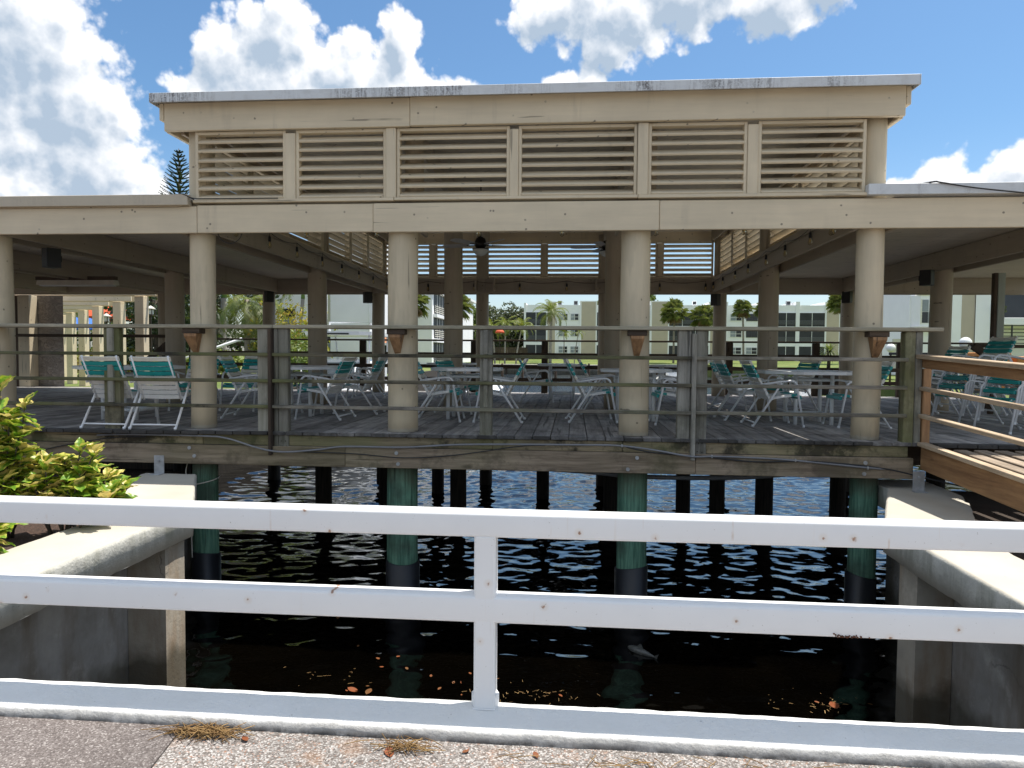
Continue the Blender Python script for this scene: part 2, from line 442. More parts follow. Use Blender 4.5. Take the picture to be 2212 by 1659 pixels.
def conc(name, lo, hi, brown):
    def fn(g):
        p = g.pos()
        n = g.noise(p, 1.5, 6, 0.65)
        c = g.mix(g.mr(n, 0.32, 0.68), lo, hi)
        blot = g.mr(g.noise(g.vmath('MULTIPLY', p, (3.2, 3.2, 0.8)), 1.0, 5, 0.6), 0.46, 0.66)
        c = g.mix(g.math('MULTIPLY', blot, 0.62), c, brown)
        lt = g.mr(g.noise(g.vmath('ADD', p, (7, 1, 4)), 2.4, 5, 0.7), 0.56, 0.68)
        c = g.mix(g.math('MULTIPLY', lt, 0.4), c, tuple(min(1, x * 1.5) for x in hi))
        z = g.sep(p)[2]
        tide = g.mr(g.math('ADD', z, g.math('MULTIPLY', g.noise(p, 4, 4), 0.35)), -1.45, -1.62)
        c = g.mix(g.math('MULTIPLY', tide, 0.8), c, (0.06, 0.052, 0.032))
        cr = g.mr(g.vor(g.vmath('ADD', p, g.vmath('MULTIPLY', g.noise(p, 3, 4, 0.6, color=True), (0.3, 0.3, 0.3))), 0.8, 'DISTANCE_TO_EDGE'), 0.008, 0.0)
        cr = g.math('MULTIPLY', cr, g.mr(g.noise(p, 1.9, 2), 0.52, 0.60))
        c = g.mix(g.math('MULTIPLY', cr, 0.5), c, (0.05, 0.045, 0.04))
        return {'Base Color': c, 'Roughness': 0.9, 'Normal': g.bump(g.math('SUBTRACT', g.noise(p, 26, 5, 0.7), cr), 0.5, 0.01)}
    return material(name, fn)
conc('wall_concrete', (0.20, 0.19, 0.17), (0.37, 0.355, 0.33), (0.13, 0.09, 0.05))
conc('pilaster_concrete', (0.30, 0.27, 0.22), (0.48, 0.43, 0.35), (0.24, 0.13, 0.05))

def curb(g):
    p = g.pos()
    n = g.noise(p, 3, 5, 0.6)
    fine = g.noise(p, 60, 4, 0.7)
    z = g.sep(p)[2]
    edge = g.math('ADD', z, g.math('MULTIPLY_ADD', g.noise(g.vmath('MULTIPLY', p, (6, 6, 6)), 1.0, 5, 0.7), 0.03, -0.015))
    white = g.mix(g.mr(n, 0.3, 0.7), (0.74, 0.735, 0.71), (0.82, 0.815, 0.80))
    raw = g.mix(g.mr(g.noise(p, 14, 5, 0.7), 0.3, 0.7), (0.36, 0.35, 0.33), (0.52, 0.51, 0.49))
    c = g.mix(g.mr(edge, -0.518, -0.508), raw, white)
    dk = g.math('MULTIPLY', g.mr(edge, -0.525, -0.548), g.mr(g.noise(p, 9, 5, 0.7), 0.38, 0.55))
    c = g.mix(g.math('MULTIPLY', dk, 0.85), c, (0.055, 0.05, 0.045))
    spk = g.mr(g.noise(p, 48, 3), 0.70, 0.74)
    c = g.mix(g.math('MULTIPLY', spk, 0.5), c, (0.25, 0.23, 0.2))
    return {'Base Color': c, 'Roughness': 0.85, 'Normal': g.bump(g.math('ADD', fine, g.noise(p, 16, 3)), 0.6, 0.008)}
material('curb_paint', curb)

def aggregate(g):
    p = g.pos()
    cellc = g.vor(p, 150, 'F1', out='Color')
    d = g.vor(p, 150, 'F1')
    v = g.sep(cellc)[0]
    c = g.ramp(v, [(0.0, (0.09, 0.075, 0.068)), (0.3, (0.18, 0.157, 0.143)), (0.62, (0.28, 0.258, 0.242)), (0.88, (0.48, 0.46, 0.44)), (1.0, (0.25, 0.12, 0.07))])
    c = g.mix(g.mr(d, 0.55, 0.8, 0, 0.75), c, (0.10, 0.085, 0.07))
    big = g.mr(g.noise(p, 1.3, 4), 0.3, 0.7, 0.86, 1.08)
    c = g.mix(1.0, c, g.comb(big, big, big), 'MULTIPLY')
    rust = g.mr(g.noise(p, 6, 4), 0.58, 0.70)
    c = g.mix(g.math('MULTIPLY', rust, 0.25), c, (0.34, 0.17, 0.07))
    return {'Base Color': c, 'Roughness': 0.85, 'Normal': g.bump(d, -0.8, 0.008)}
material('aggregate', aggregate)
def asphalt(g):
    p = g.pos()
    v = g.sep(g.vor(p, 170, 'F1', out='Color'))[0]
    c = g.ramp(v, [(0.0, (0.085, 0.07, 0.065)), (0.5, (0.145, 0.122, 0.113)), (0.86, (0.20, 0.175, 0.165)), (1.0, (0.36, 0.33, 0.31))])
    big = g.mr(g.noise(p, 1.8, 5), 0.3, 0.7, 0.85, 1.12)
    c = g.mix(1.0, c, g.comb(big, big, big), 'MULTIPLY')
    return {'Base Color': c, 'Roughness': 0.9, 'Normal': g.bump(g.vor(p, 170), -0.5, 0.006)}
material('asphalt', asphalt)
def mulch(g):
    p = g.pos()
    w = g.noise(g.vmath('MULTIPLY', p, (60, 22, 40)), 1.0, 5, 0.7, 1.2)
    c = g.mix(g.mr(w, 0.35, 0.7), (0.03, 0.017, 0.012), (0.17, 0.10, 0.07))
    return {'Base Color': c, 'Roughness': 0.95, 'Normal': g.bump(w, 1.0, 0.04)}
material('mulch', mulch)
def lawn(g):
    p = g.pos()
    n = g.noise(p, 0.25, 5, 0.6)
    c = g.mix(g.mr(n, 0.35, 0.65), (0.085, 0.135, 0.02), (0.20, 0.215, 0.05))
    c = g.mix(g.mr(g.noise(p, 9, 4), 0.35, 0.7, 0, 0.5), c, (0.06, 0.10, 0.018))
    return {'Base Color': c, 'Roughness': 0.95, 'Normal': g.bump(g.noise(p, 24, 3), 0.6, 0.05)}
material('lawn', lawn)
def stucco(g):
    p = g.pos()
    t = g.noise(g.vmath('MULTIPLY', p, (5, 5, 8)), 1.0, 4, 0.55, 1.6)
    ridge = g.mr(g.math('ABSOLUTE', g.math('SUBTRACT', t, 0.5)), 0.0, 0.06, 1, 0)
    c = g.mix(g.mr(t, 0.3, 0.7), (0.36, 0.31, 0.28), (0.40, 0.36, 0.33))
    return {'Base Color': c, 'Roughness': 0.9, 'Normal': g.bump(ridge, 0.9, 0.02)}
material('stucco', stucco)
def waterm(g):
    p = g.pos()
    n1 = g.noise(g.vmath('MULTIPLY', p, (1.0, 1.7, 1)), 2.6, 4, 0.5, 0.4)
    n2 = g.noise(g.vmath('MULTIPLY', p, (1.0, 2.2, 1)), 9.0, 3, 0.5, 0.3)
    h = g.math('ADD', g.math('MULTIPLY', n1, 1.0), g.math('MULTIPLY', n2, 0.16))
    y = g.sep(p)[1]
    # farther out only the long waves resolve
    st = g.mr(y, 26, 45, 0.03, 0.7)
    nd = g.n('ShaderNodeBump', i={'Distance': 0.12, 'Height': h, 'Strength': st})
    c = g.mix(g.mr(g.noise(p, 0.8, 3), 0.4, 0.6), (0.0005, 0.0004, 0.0003), (0.0012, 0.0009, 0.0005))
    return {'Base Color': c, 'Roughness': 0.015, 'IOR': 1.5, 'Specular IOR Level': 0.85, 'Normal': nd.outputs[0]}
material('water', waterm)

def leafmat(name, c1, c2, c3, trans=0.35):
    def fn(g):
        p = g.pos()
        n = g.noise(p, 1.7, 4, 0.6)
        isl = g.n('ShaderNodeNewGeometry').outputs['Random Per Island']
        c = g.mix(isl, c1, c2)
        c = g.mix(g.mr(n, 0.45, 0.7, 0, 0.8), c, c3)
        b = g.n('ShaderNodeBsdfPrincipled', i={'Base Color': c, 'Roughness': 0.5})
        t = g.n('ShaderNodeBsdfTranslucent', i={'Color': g.mix(0.35, c, (0.25, 0.30, 0.03))})
        mx = g.n('ShaderNodeMixShader', i={0: trans, 1: b.outputs[0], 2: t.outputs[0]})
        return {'_surface': mx.outputs[0]}
    return material(name, fn)
leafmat('leaf_mid', (0.06, 0.11, 0.02), (0.12, 0.19, 0.04), (0.17, 0.20, 0.045), 0.42)
leafmat('leaf_dark', (0.012, 0.03, 0.012), (0.035, 0.06, 0.022), (0.03, 0.055, 0.02), 0.2)
leafmat('leaf_oak', (0.045, 0.062, 0.028), (0.10, 0.115, 0.06), (0.075, 0.09, 0.045), 0.25)
leafmat('leaf_bright', (0.09, 0.15, 0.02), (0.20, 0.24, 0.035), (0.26, 0.22, 0.03))
leafmat('leaf_palm', (0.10, 0.15, 0.04), (0.19, 0.23, 0.07), (0.25, 0.23, 0.07), 0.5)
leafmat('leaf_gold', (0.18, 0.21, 0.02), (0.38, 0.34, 0.035), (0.48, 0.24, 0.04), 0.45)
leafmat('leaf_dead', (0.16, 0.10, 0.045), (0.26, 0.17, 0.08), (0.2, 0.13, 0.06), 0.15)

def croton(g):
    oc = g.n('ShaderNodeTexCoord').outputs['Object']
    r = g.rnd()
    n = g.noise(g.vmath('ADD', oc, g.comb(g.math('MULTIPLY', r, 50), r, 0)), 28, 3, 0.6)
    s = g.sep(oc)
    edge = g.math('MULTIPLY', g.math('ABSOLUTE', s[1]), 22.0)
    f = g.math('ADD', g.mr(g.math('ADD', edge, g.math('MULTIPLY_ADD', n, 1.4, -0.7)), 0.15, 0.55), g.mr(r, 0.3, 1.0, -0.6, 0.8), clamp=True)
    gr = g.mix(n, (0.08, 0.20, 0.015), (0.20, 0.36, 0.03))
    ye = g.mix(g.mr(r, 0.2, 0.9), (0.62, 0.60, 0.06), (0.78, 0.62, 0.22))
    c = g.mix(f, gr, ye)
    c = g.mix(g.mr(g.math('ABSOLUTE', s[1]), 0.0022, 0.0008, 0, 0.5), c, (0.40, 0.42, 0.10))
    b = g.n('ShaderNodeBsdfPrincipled', i={'Base Color': c, 'Roughness': 0.38})
    t = g.n('ShaderNodeBsdfTranslucent', i={'Color': c})
    mx = g.n('ShaderNodeMixShader', i={0: 0.30, 1: b.outputs[0], 2: t.outputs[0]})
    return {'_surface': mx.outputs[0]}
material('croton_leaf', croton)
def driedleaf(g):
    r = g.rnd()
    n = g.noise(opos(g), 30, 3)
    c = g.mix(r, (0.21, 0.05, 0.012), (0.12, 0.06, 0.02))
    c = g.mix(g.mr(n, 0.4, 0.7, 0, 0.6), c, (0.20, 0.07, 0.025))
    return {'Base Color': c, 'Roughness': 0.5}
material('dried_leaf', driedleaf)
def straw(g):
    isl = g.n('ShaderNodeNewGeometry').outputs['Random Per Island']
    return {'Base Color': g.mix(isl, (0.17, 0.09, 0.03), (0.36, 0.23, 0.09)), 'Roughness': 0.8}
material('straw', straw)
def glassb(g):
    b = g.n('ShaderNodeBsdfGlass', i={'Color': (0.95, 0.93, 0.85, 1), 'Roughness': 0.02, 'IOR': 1.2})
    return {'_surface': b.outputs[0]}
material('bulb_glass', glassb)
plain('filament', (0.75, 0.55, 0.22), 0.3, 0.3)

# ------------------------------------------------------------------ mesh helper
class MB:
    def __init__(self):
        self.v, self.f, self.sm, self.mi = [], [], [], []
        self.cur = 0
    def add(self, vs, fs, smooth=False, m=None):
        o = len(self.v)
        if m is not None:
            vs = [m @ Vector(p) for p in vs]
        self.v += [tuple(p) for p in vs]
        self.f += [tuple(o + i for i in q) for q in fs]
        self.sm += [smooth] * len(fs)
        self.mi += [self.cur] * len(fs)
        return self
    def box(self, x0, x1, y0, y1, z0, z1, b=0.0, m=None):
        X, Y, Z = (min(x0, x1), max(x0, x1)), (min(y0, y1), max(y0, y1)), (min(z0, z1), max(z0, z1))
        if b <= 0:
            vs = [(X[i], Y[j], Z[k]) for i in (0, 1) for j in (0, 1) for k in (0, 1)]
            fs = [(0, 1, 3, 2), (4, 6, 7, 5), (0, 4, 5, 1), (2, 3, 7, 6), (0, 2, 6, 4), (1, 5, 7, 3)]
            return self.add(vs, fs, False, m)
        b = min(b, (X[1] - X[0]) * .45, (Y[1] - Y[0]) * .45, (Z[1] - Z[0]) * .45)
        vs, ix = [], {}
        for i in (0, 1):
            for j in (0, 1):
                for k in (0, 1):
                    px, py, pz = X[i], Y[j], Z[k]
                    ex, ey, ez = px + (b if i == 0 else -b), py + (b if j == 0 else -b), pz + (b if k == 0 else -b)
                    ix['x', i, j, k] = len(vs); vs.append((px, ey, ez))
                    ix['y', i, j, k] = len(vs); vs.append((ex, py, ez))
                    ix['z', i, j, k] = len(vs); vs.append((ex, ey, pz))
        fs = []
        for s in (0, 1):
            for a, sq in (('x', [(s, 0, 0), (s, 1, 0), (s, 1, 1), (s, 0, 1)]), ('y', [(0, s, 0), (1, s, 0), (1, s, 1), (0, s, 1)]), ('z', [(0, 0, s), (1, 0, s), (1, 1, s), (0, 1, s)])):
                q = [ix[(a,) + t] for t in sq]
                flip = (s == 0) if a != 'y' else (s == 1)
                fs.append(tuple(q[::-1]) if flip else tuple(q))
        for i in (0, 1):
            for j in (0, 1):
                q = (ix['x', i, j, 0], ix['x', i, j, 1], ix['y', i, j, 1], ix['y', i, j, 0]); fs.append(q if i != j else q[::-1])
                q = (ix['x', i, 0, j], ix['x', i, 1, j], ix['z', i, 1, j], ix['z', i, 0, j]); fs.append(q if i == j else q[::-1])
                q = (ix['y', 0, i, j], ix['y', 1, i, j], ix['z', 1, i, j], ix['z', 0, i, j]); fs.append(q if i != j else q[::-1])
                for k in (0, 1):
                    t = (ix['x', i, j, k], ix['y', i, j, k], ix['z', i, j, k])
                    fs.append(t if (i + j + k) % 2 else t[::-1])
        return self.add(vs, fs, False, m)
    def tube(self, pts, r, n=8, cap=True, r1=None, closed=False):
        pts = [Vector(p) for p in pts]
        N = len(pts)
        rs = [r + ((r1 if r1 is not None else r) - r) * i / max(1, N - 1) for i in range(N)]
        vs = []
        ref = None
        for i in range(N):
            if closed:
                t = (pts[(i + 1) % N] - pts[i - 1]).normalized()
            else:
                t = ((pts[min(i + 1, N - 1)] - pts[i]).normalized() + (pts[i] - pts[max(i - 1, 0)]).normalized()).normalized()
            if ref is None:
                ref = Vector((0, 0, 1)) if abs(t.z) < 0.9 else Vector((1, 0, 0))
            u = (ref - t * ref.dot(t)).normalized()
            ref = u
            w = t.cross(u)
            for k in range(n):
                a = 2 * math.pi * k / n
                vs.append(pts[i] + (u * math.cos(a) + w * math.sin(a)) * rs[i])
        fs = []
        for i in range(N if closed else N - 1):
            i2 = (i + 1) % N
            for k in range(n):
                k2 = (k + 1) % n
                fs.append((i * n + k, i * n + k2, i2 * n + k2, i2 * n + k))
        self.add(vs, fs, True)
        if cap and not closed:
            o = len(self.v) - len(vs)
            self.f += [tuple(o + k for k in range(n))[::-1], tuple(o + (N - 1) * n + k for k in range(n))]
            self.sm += [False, False]
            self.mi += [self.cur] * 2
        return self
    def lathe(self, prof, n=16, c=(0, 0, 0), smooth=True, cap=True):
        vs = [(c[0] + r * math.cos(2 * math.pi * k / n), c[1] + r * math.sin(2 * math.pi * k / n), c[2] + z) for r, z in prof for k in range(n)]
        fs = [(i * n + k, i * n + (k + 1) % n, (i + 1) * n + (k + 1) % n, (i + 1) * n + k) for i in range(len(prof) - 1) for k in range(n)]
        self.add(vs, fs, smooth)
        if cap:
            o = len(self.v) - len(vs)
            L = (len(prof) - 1) * n
            self.f += [tuple(o + k for k in range(n))[::-1], tuple(o + L + k for k in range(n))]
            self.sm += [False, False]
            self.mi += [self.cur] * 2
        return self
    def prism(self, poly, z0, z1, m=None):
        n = len(poly)
        vs = [(x, y, z0) for x, y in poly] + [(x, y, z1) for x, y in poly]
        fs = [tuple(range(n))[::-1], tuple(range(n, 2 * n))] + [(k, (k + 1) % n, n + (k + 1) % n, n + k) for k in range(n)]
        return self.add(vs, fs, False, m)
    def build(self, name, mats, parent=None, loc=(0, 0, 0), rot=(0, 0, 0), recalc=True):
        me = bpy.data.meshes.new(name)
        me.from_pydata(self.v, [], self.f)
        if not isinstance(mats, (list, tuple)):
            mats = [mats]
        for m in mats:
            me.materials.append(M[m])
        me.polygons.foreach_set('use_smooth', self.sm)
        if len(mats) > 1:
            me.polygons.foreach_set('material_index', self.mi)
        if recalc:
            bm = bmesh.new()
            bm.from_mesh(me)
            bmesh.ops.recalc_face_normals(bm, faces=bm.faces)
            bm.to_mesh(me)
            bm.free()
        me.update()
        return put(name, me, parent, loc, rot)
def put(name, me, parent=None, loc=(0, 0, 0), rot=(0, 0, 0)):
    o = bpy.data.objects.new(name, me)
    COL.objects.link(o)
    o.location = loc
    o.rotation_euler = rot
    if parent is not None:
        o.parent = parent
    return o
def tag(o, label=None, cat=None, group=None, kind=None):
    for k, v in (('label', label), ('category', cat), ('group', group), ('kind', kind)):
        if v:
            o[k] = v
    return o
def thing(name, label, cat, loc=(0, 0, 0), rz=0.0, group=None, kind=None):
    o = bpy.data.objects.new(name, None)
    COL.objects.link(o)
    o.empty_display_size = 0.1
    o.location = loc
    o.rotation_euler = (0, 0, rz)
    return tag(o, label, cat, group, kind)
def copy_tree(o, parent=None):
    c = o.copy()
    COL.objects.link(c)
    if parent is not None:
        c.parent = parent
    for ch in list(o.children):
        copy_tree(ch, c)
    return c
def bx(name, mt, parent, x0, x1, y0, y1, z0, z1, b=0.0):
    """a box-like piece with its origin at its own centre"""
    c = ((x0 + x1) / 2, (y0 + y1) / 2, (z0 + z1) / 2)
    return MB().box(x0 - c[0], x1 - c[0], y0 - c[1], y1 - c[1], z0 - c[2], z1 - c[2], b).build(name, mt, parent, c, recalc=False)
def arc(c, r, a0, a1, n, plane='xz'):
    out = []
    for i in range(n + 1):
        a = R(a0 + (a1 - a0) * i / n)
        u, w = r * math.cos(a), r * math.sin(a)
        out.append((c[0] + u, c[1], c[2] + w) if plane == 'xz' else (c[0] + u, c[1] + w, c[2]))
    return out

# ------------------------------------------------------------------ ground, water, pavement
def wave(x, y):
    q = Vector((x * 3.1, y * 4.6, 0.3))
    q.x += 0.5 * mnoise.noise(Vector((x * 0.9, y * 0.9, 5.1)))
    a = mnoise.noise(q) * 0.0205
    a += mnoise.noise(Vector((x * 6.2 + 3, y * 9.0, 1.7))) * 0.0095
    a += mnoise.noise(Vector((x * 11 + 9, y * 15, 4.7))) * 0.0028
    a += mnoise.noise(Vector((x * 0.8, y * 0.9, 9.7))) * 0.03
    a *= 1.0 + 1.3 * max(0, min(1, (y - 4) / 8))
    # calmer in the corner sheltered by the bridge
    a *= 0.6 + 0.4 * max(0, min(1, (y + 3.2) / 3.5))
    return a
WZ = -2.1
b = MB()
x0, x1, y0, y1 = -9.0, 10.0, -5.6, 36.0
ylist = [y0]
while ylist[-1] < y1:
    yy = ylist[-1]
    ylist.append(yy + (0.042 if yy < 3 else 0.042 + (yy - 3) * 0.0062))
xlist = [x0]
while xlist[-1] < x1:
    xx = xlist[-1]
    xlist.append(xx + (0.05 if -5 < xx < 5.2 else 0.11))
nx, ny = len(xlist) - 1, len(ylist) - 1
y1, x1 = ylist[-1], xlist[-1]
vs = []
for j, y in enumerate(ylist):
    ey = min(1, j / 8, (ny - j) / 8)
    for i, x in enumerate(xlist):
        vs.append((x, y, WZ + wave(x, y) * min(ey, i / 8, (nx - i) / 8)))
fs = [(j * (nx + 1) + i, j * (nx + 1) + i + 1, (j + 1) * (nx + 1) + i + 1, (j + 1) * (nx + 1) + i) for j in range(ny) for i in range(nx)]
b.add(vs, fs, True)
for (a0, a1, c0, c1) in ((-60, x0, -40, 101), (x1, 90, -40, 101), (x0, x1, y1, 101), (x0, x1, -40, y0)):
    b.add([(a0, c0, WZ), (a1, c0, WZ), (a1, c1, WZ), (a0, c1, WZ)], [(0, 1, 2, 3)], True)
tag(b.build('water', 'water', recalc=False), 'dark rippled canal water under and beyond the deck', kind='structure')
# canal bed: one ground sheet that reaches the horizon
b = MB().box(-1500, 1500, -1200, 1500, -4.2, -4.0)
tag(b.build('ground', 'soil_dark'), 'dark ground under everything', kind='structure')

def land(name, mt, poly, z0, z1, label):
    b = MB().prism(poly, z0, z1)
    return tag(b.build(name, mt), label, kind='structure')
# far shore: lawn rising gently to the apartments
b = MB()
ys, zs = (100.3, 104, 112, 122, 134, 170, 1400), (-0.93, -0.9, -0.72, -0.35, 0.0, 0.1, 0.1)
vs = [(x, y, z) for y, z in zip(ys, zs) for x in (-1400, 1400)]
b.add(vs, [(2 * i, 2 * i + 1, 2 * i + 3, 2 * i + 2) for i in range(len(ys) - 1)])
b.box(-1400, 1400, 100.3, 1400, -4.0, -1.2)
tag(b.build('far_lawn', 'lawn'), 'bright green lawn on the far shore of the basin', kind='structure')
b = MB().box(-200, 200, 99.6, 100.3, -4.0, -0.85).box(-200, 200, 99.3, 100.6, -0.85, -0.72, .02)
far_wall = tag(b.build('seawall', 'cap_white'), 'long pale seawall along the far lawn', 'seawall')
land('left_bank', 'lawn', [(-1400, 9.2), (-9.9, 9.2), (-9.9, 62), (-12.5, 62), (-12.5, 100.4), (-1400, 100.4)], -4, -0.35, 'grassy bank left of the basin')
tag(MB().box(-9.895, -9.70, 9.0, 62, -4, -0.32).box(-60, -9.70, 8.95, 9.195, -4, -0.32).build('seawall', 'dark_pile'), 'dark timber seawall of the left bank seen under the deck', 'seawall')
land('right_bank', 'lawn', [(13.2, -5.4), (1400, -5.4), (1400, 100.4), (19, 100.4), (19, 34), (13.2, 34)], -4, -0.45, 'grassy bank right of the basin')
land('mulch_bed', 'mulch', [(-4.02, -5.42), (-4.02, -2.3), (-4.95, -0.45), (-4.95, 0.3), (-60, 0.3), (-60, 9.2), (-1400, 9.2), (-1400, -5.42)], -4, -0.6, 'dark brown mulch bed left of the canal wall')
land('right_ground', 'soil_dark', [(3.25, -5.42), (3.25, -2.1), (4.05, -0.4), (4.05, 0.3), (13.2, 0.3), (13.2, -5.42)], -4, -0.62, 'dark earth below the ramp')
# pavement on the bridge: seal coat on the left, exposed aggregate on the right
xb = lambda y: -1.54 - (y + 5.58) * -0.14 * 1.0
b = MB().prism([(-1.545, -5.40), (200, -5.40), (200, -80), (9.0, -80), (-1.18, -8.0)], -0.95, -0.552)
tag(b.build('pavement', 'aggregate'), 'pale exposed aggregate pavement beside the white curb', kind='structure')
b = MB().prism([(-200, -5.40), (-1.549, -5.40), (-1.184, -8.0), (8.996, -80), (-200, -80)], -0.95, -0.548)
tag(b.build('path', 'asphalt'), 'brown grey asphalt path at the lower left', kind='structure')
tag(MB().box(-200, 200, -80.5, -5.5, -1.3, -0.951).build('bridge_slab', 'wall_concrete'), 'concrete slab of the footbridge', kind='structure')

# curb: rough cast top, rounded arris, worked along its length
b = MB()
rows = 420
prof = [(-5.630, -0.62), (-5.632, -0.545), (-5.628, -0.520), (-5.614, -0.505), (-5.585, -0.4985), (-5.50, -0.4965), (-5.43, -0.4985), (-5.402, -0.507), (-5.396, -0.53), (-5.396, -0.9)]
vs = []
for i in range(rows + 1):
    x = -5.5 + 11.0 * i / rows
    for k, (y, z) in enumerate(prof):
        jy = mnoise.noise(Vector((x * 9, k * 1.7, 1))) * 0.006 + mnoise.noise(Vector((x * 2, k * .5, 4))) * 0.004
        jz = mnoise.noise(Vector((x * 11, k * 2.1, 8))) * 0.003
        if k in (0, len(prof) - 1):
            jy = jz = 0
        vs.append((x, y + jy, z + jz))
n = len(prof)
b.add(vs, [(i * n + k, i * n + k + 1, (i + 1) * n + k + 1, (i + 1) * n + k) for i in range(rows) for k in range(n - 1)], True)
tag(b.build('curb', 'curb_paint'), 'low white painted curb under the white railing', kind='structure')

# ------------------------------------------------------------------ white railing on the curb
gr = thing('guard_rail', 'white steel tube railing in front with rust spots', 'railing', (-0.34, -5.44, -0.497))
def rrail(z0, z1):
    b = MB()
    h, d, rr = (z1 - z0) / 2, 0.048, 0.012
    ring = []
    for (sx, sz, a0) in ((1, 1, 0), (-1, 1, 90), (-1, -1, 180), (1, -1, 270)):
        for k in range(4):
            a = R(a0 + 30 * k)
            ring.append((sx * (d - rr) + rr * math.cos(a), sz * (h - rr) + rr * math.sin(a)))
    vs, nseg = [], 60
    for i in range(nseg + 1):
        x = -6 + 12 * i / nseg
        wob = mnoise.noise(Vector((x * .8, z0 * 3, 2))) * 0.0012
        vs += [(x, y, z + wob) for y, z in ring]
    m = len(ring)
    b.add(vs, [(i * m + k, i * m + (k + 1) % m, (i + 1) * m + (k + 1) % m, (i + 1) * m + k) for i in range(nseg) for k in range(m)], True)
    return b.build('rail', 'rail_white', gr, (0, 0, (z0 + z1) / 2 + 0.497))
rrail(0.200, 0.299)
rrail(-0.145, -0.040)
bx('post', 'rail_white', gr, -0.043, 0.043, -0.047, 0.047, 0.0, 0.705, 0.008)
b = MB().box(-0.046, 0.046, -0.050, 0.050, 0.0, 0.006, 0.002)
for s in (-1, 1):
    b.prism([(s * 0.0432, -0.03), (s * 0.0432, 0.03), (s * 0.056, 0.0)], 0, 0.05)
b.build('base_plate', 'rail_white', gr)
b = MB()
for k in range(40):
    x = 1.40 + random.gauss(0, 0.03)
    b.lathe([(0.0015, 0), (random.uniform(.002, .005), 0.003), (0.001, 0.006)], 6, (x, -0.0495 + random.uniform(-.001, .001), 0.352 + abs(random.gauss(0, .005))))
tag(b.build('rust_patch', 'rust', gr), kind='stuff')

# ------------------------------------------------------------------ seawalls either side of the canal
def rough_cap(b, poly, zt, zb):
    """a cap slab with a slightly uneven arris"""
    pts = []
    for i in range(len(poly)):
        p, q = Vector(poly[i]), Vector(poly[(i + 1) % len(poly)])
        m = max(1, int((q - p).length / 0.06))
        for k in range(m):
            pts.append(p.lerp(q, k / m))
    n = len(pts)
    cx, cy = sum(p.x for p in pts) / n, sum(p.y for p in pts) / n
    vs = []
    for (inset, z) in ((0.02, zt), (0.004, zt - 0.012), (0, zt - 0.035), (0, zb)):
        for i, p in enumerate(pts):
            t = (pts[(i + 1) % n] - pts[i - 1]).normalized()
            nrm = Vector((t.y, -t.x))
            if nrm.dot(p - Vector((cx, cy))) < 0:
                nrm = -nrm
            j = mnoise.noise(Vector((p.x * 8, p.y * 8, z * 6))) * 0.007
            jz = mnoise.noise(Vector((p.x * 6, p.y * 6, 3))) * (0.012 if z == zb else 0.003)
            vs.append((p.x - nrm.x * inset + nrm.x * j, p.y - nrm.y * inset + nrm.y * j, z + jz))
    fs = [(L * n + i, L * n + (i + 1) % n, (L + 1) * n + (i + 1) % n, (L + 1) * n + i) for L in range(3) for i in range(n)]
    b.add(vs, fs, True)
    o = len(b.v) - len(vs)
    b.f += [tuple(o + i for i in range(n)), tuple(o + 3 * n + i for i in range(n))[::-1]]
    b.sm += [False, False]
    b.mi += [0, 0]
    return b
sl = thing('seawall', 'white capped concrete canal wall beside the yellow green shrub', 'seawall', (-3.8, -2.5, -0.5))
def under(parent, b, name, mt):
    ox, oy, oz = parent.location
    b.v = [(x - ox, y - oy, z - oz) for x, y, z in b.v]
    return b.build(name, mt, parent)
under(sl, rough_cap(MB(), [(-4.04, -5.41), (-3.40, -5.41), (-3.42, -2.14), (-4.34, -0.40), (-4.97, -0.38), (-4.97, -0.44), (-4.02, -2.45)], -0.5, -0.745), 'cap', 'cap_white')
under(sl, MB().prism([(-4.6, -5.4), (-3.82, -5.4), (-3.82, -2.50), (-3.82, -2.0), (-4.62, -0.42), (-4.75, 0.25), (-5.4, 0.25), (-5.4, -5.4)], -4, -0.747), 'wall', 'wall_concrete')
under(sl, MB().prism([(-3.815, -2.50), (-3.47, -2.50), (-3.47, -2.20), (-3.815, -1.95)], -4, -0.75), 'pilaster', 'pilaster_concrete')
sr = thing('seawall', 'white capped concrete canal wall beside the wooden ramp', 'seawall', (3.0, -2.5, -0.5))
under(sr, rough_cap(MB(), [(2.60, -5.41), (3.20, -5.41), (3.20, -2.9), (3.40, -1.98), (3.88, -0.95), (4.02, -0.62), (4.06, 0.3), (3.42, 0.3), (3.40, -0.3), (2.665, -1.98), (2.63, -2.8)], -0.5, -0.745), 'cap', 'cap_white')
under(sr, MB().prism([(2.98, -5.4), (3.9, -5.4), (4.3, -0.3), (4.3, 0.25), (3.65, 0.25), (3.65, -0.35), (2.98, -1.9)], -4, -0.747), 'wall', 'wall_concrete')
under(sr, MB().prism([(2.70, -2.52), (2.975, -2.52), (2.975, -1.9), (2.70, -2.22)], -4, -0.75), 'pilaster', 'pilaster_concrete')
# galvanised angle brackets that tie the beam to each wall
for lab, x in (('galvanised angle bracket bolted to the white wall cap beside the shrub', -4.77), ('galvanised angle bracket bolted to the white wall cap under the ramp corner', 3.66)):
    t = thing('angle_bracket', lab, 'bracket', (x, -0.44, -0.5))
    bx('plate', 'galvanised', t, -0.06, 0.06, -0.006, 0.006, 0.0, 0.215, 0.002)
    bx('flange', 'galvanised', t, -0.075, 0.06, -0.095, -0.006, 0.0, 0.009, 0.002)
    MB().tube([(0.0, -0.006, 0.15), (0.0, -0.022, 0.15)], 0.013, 8).build('bolt', 'galvanised', t)

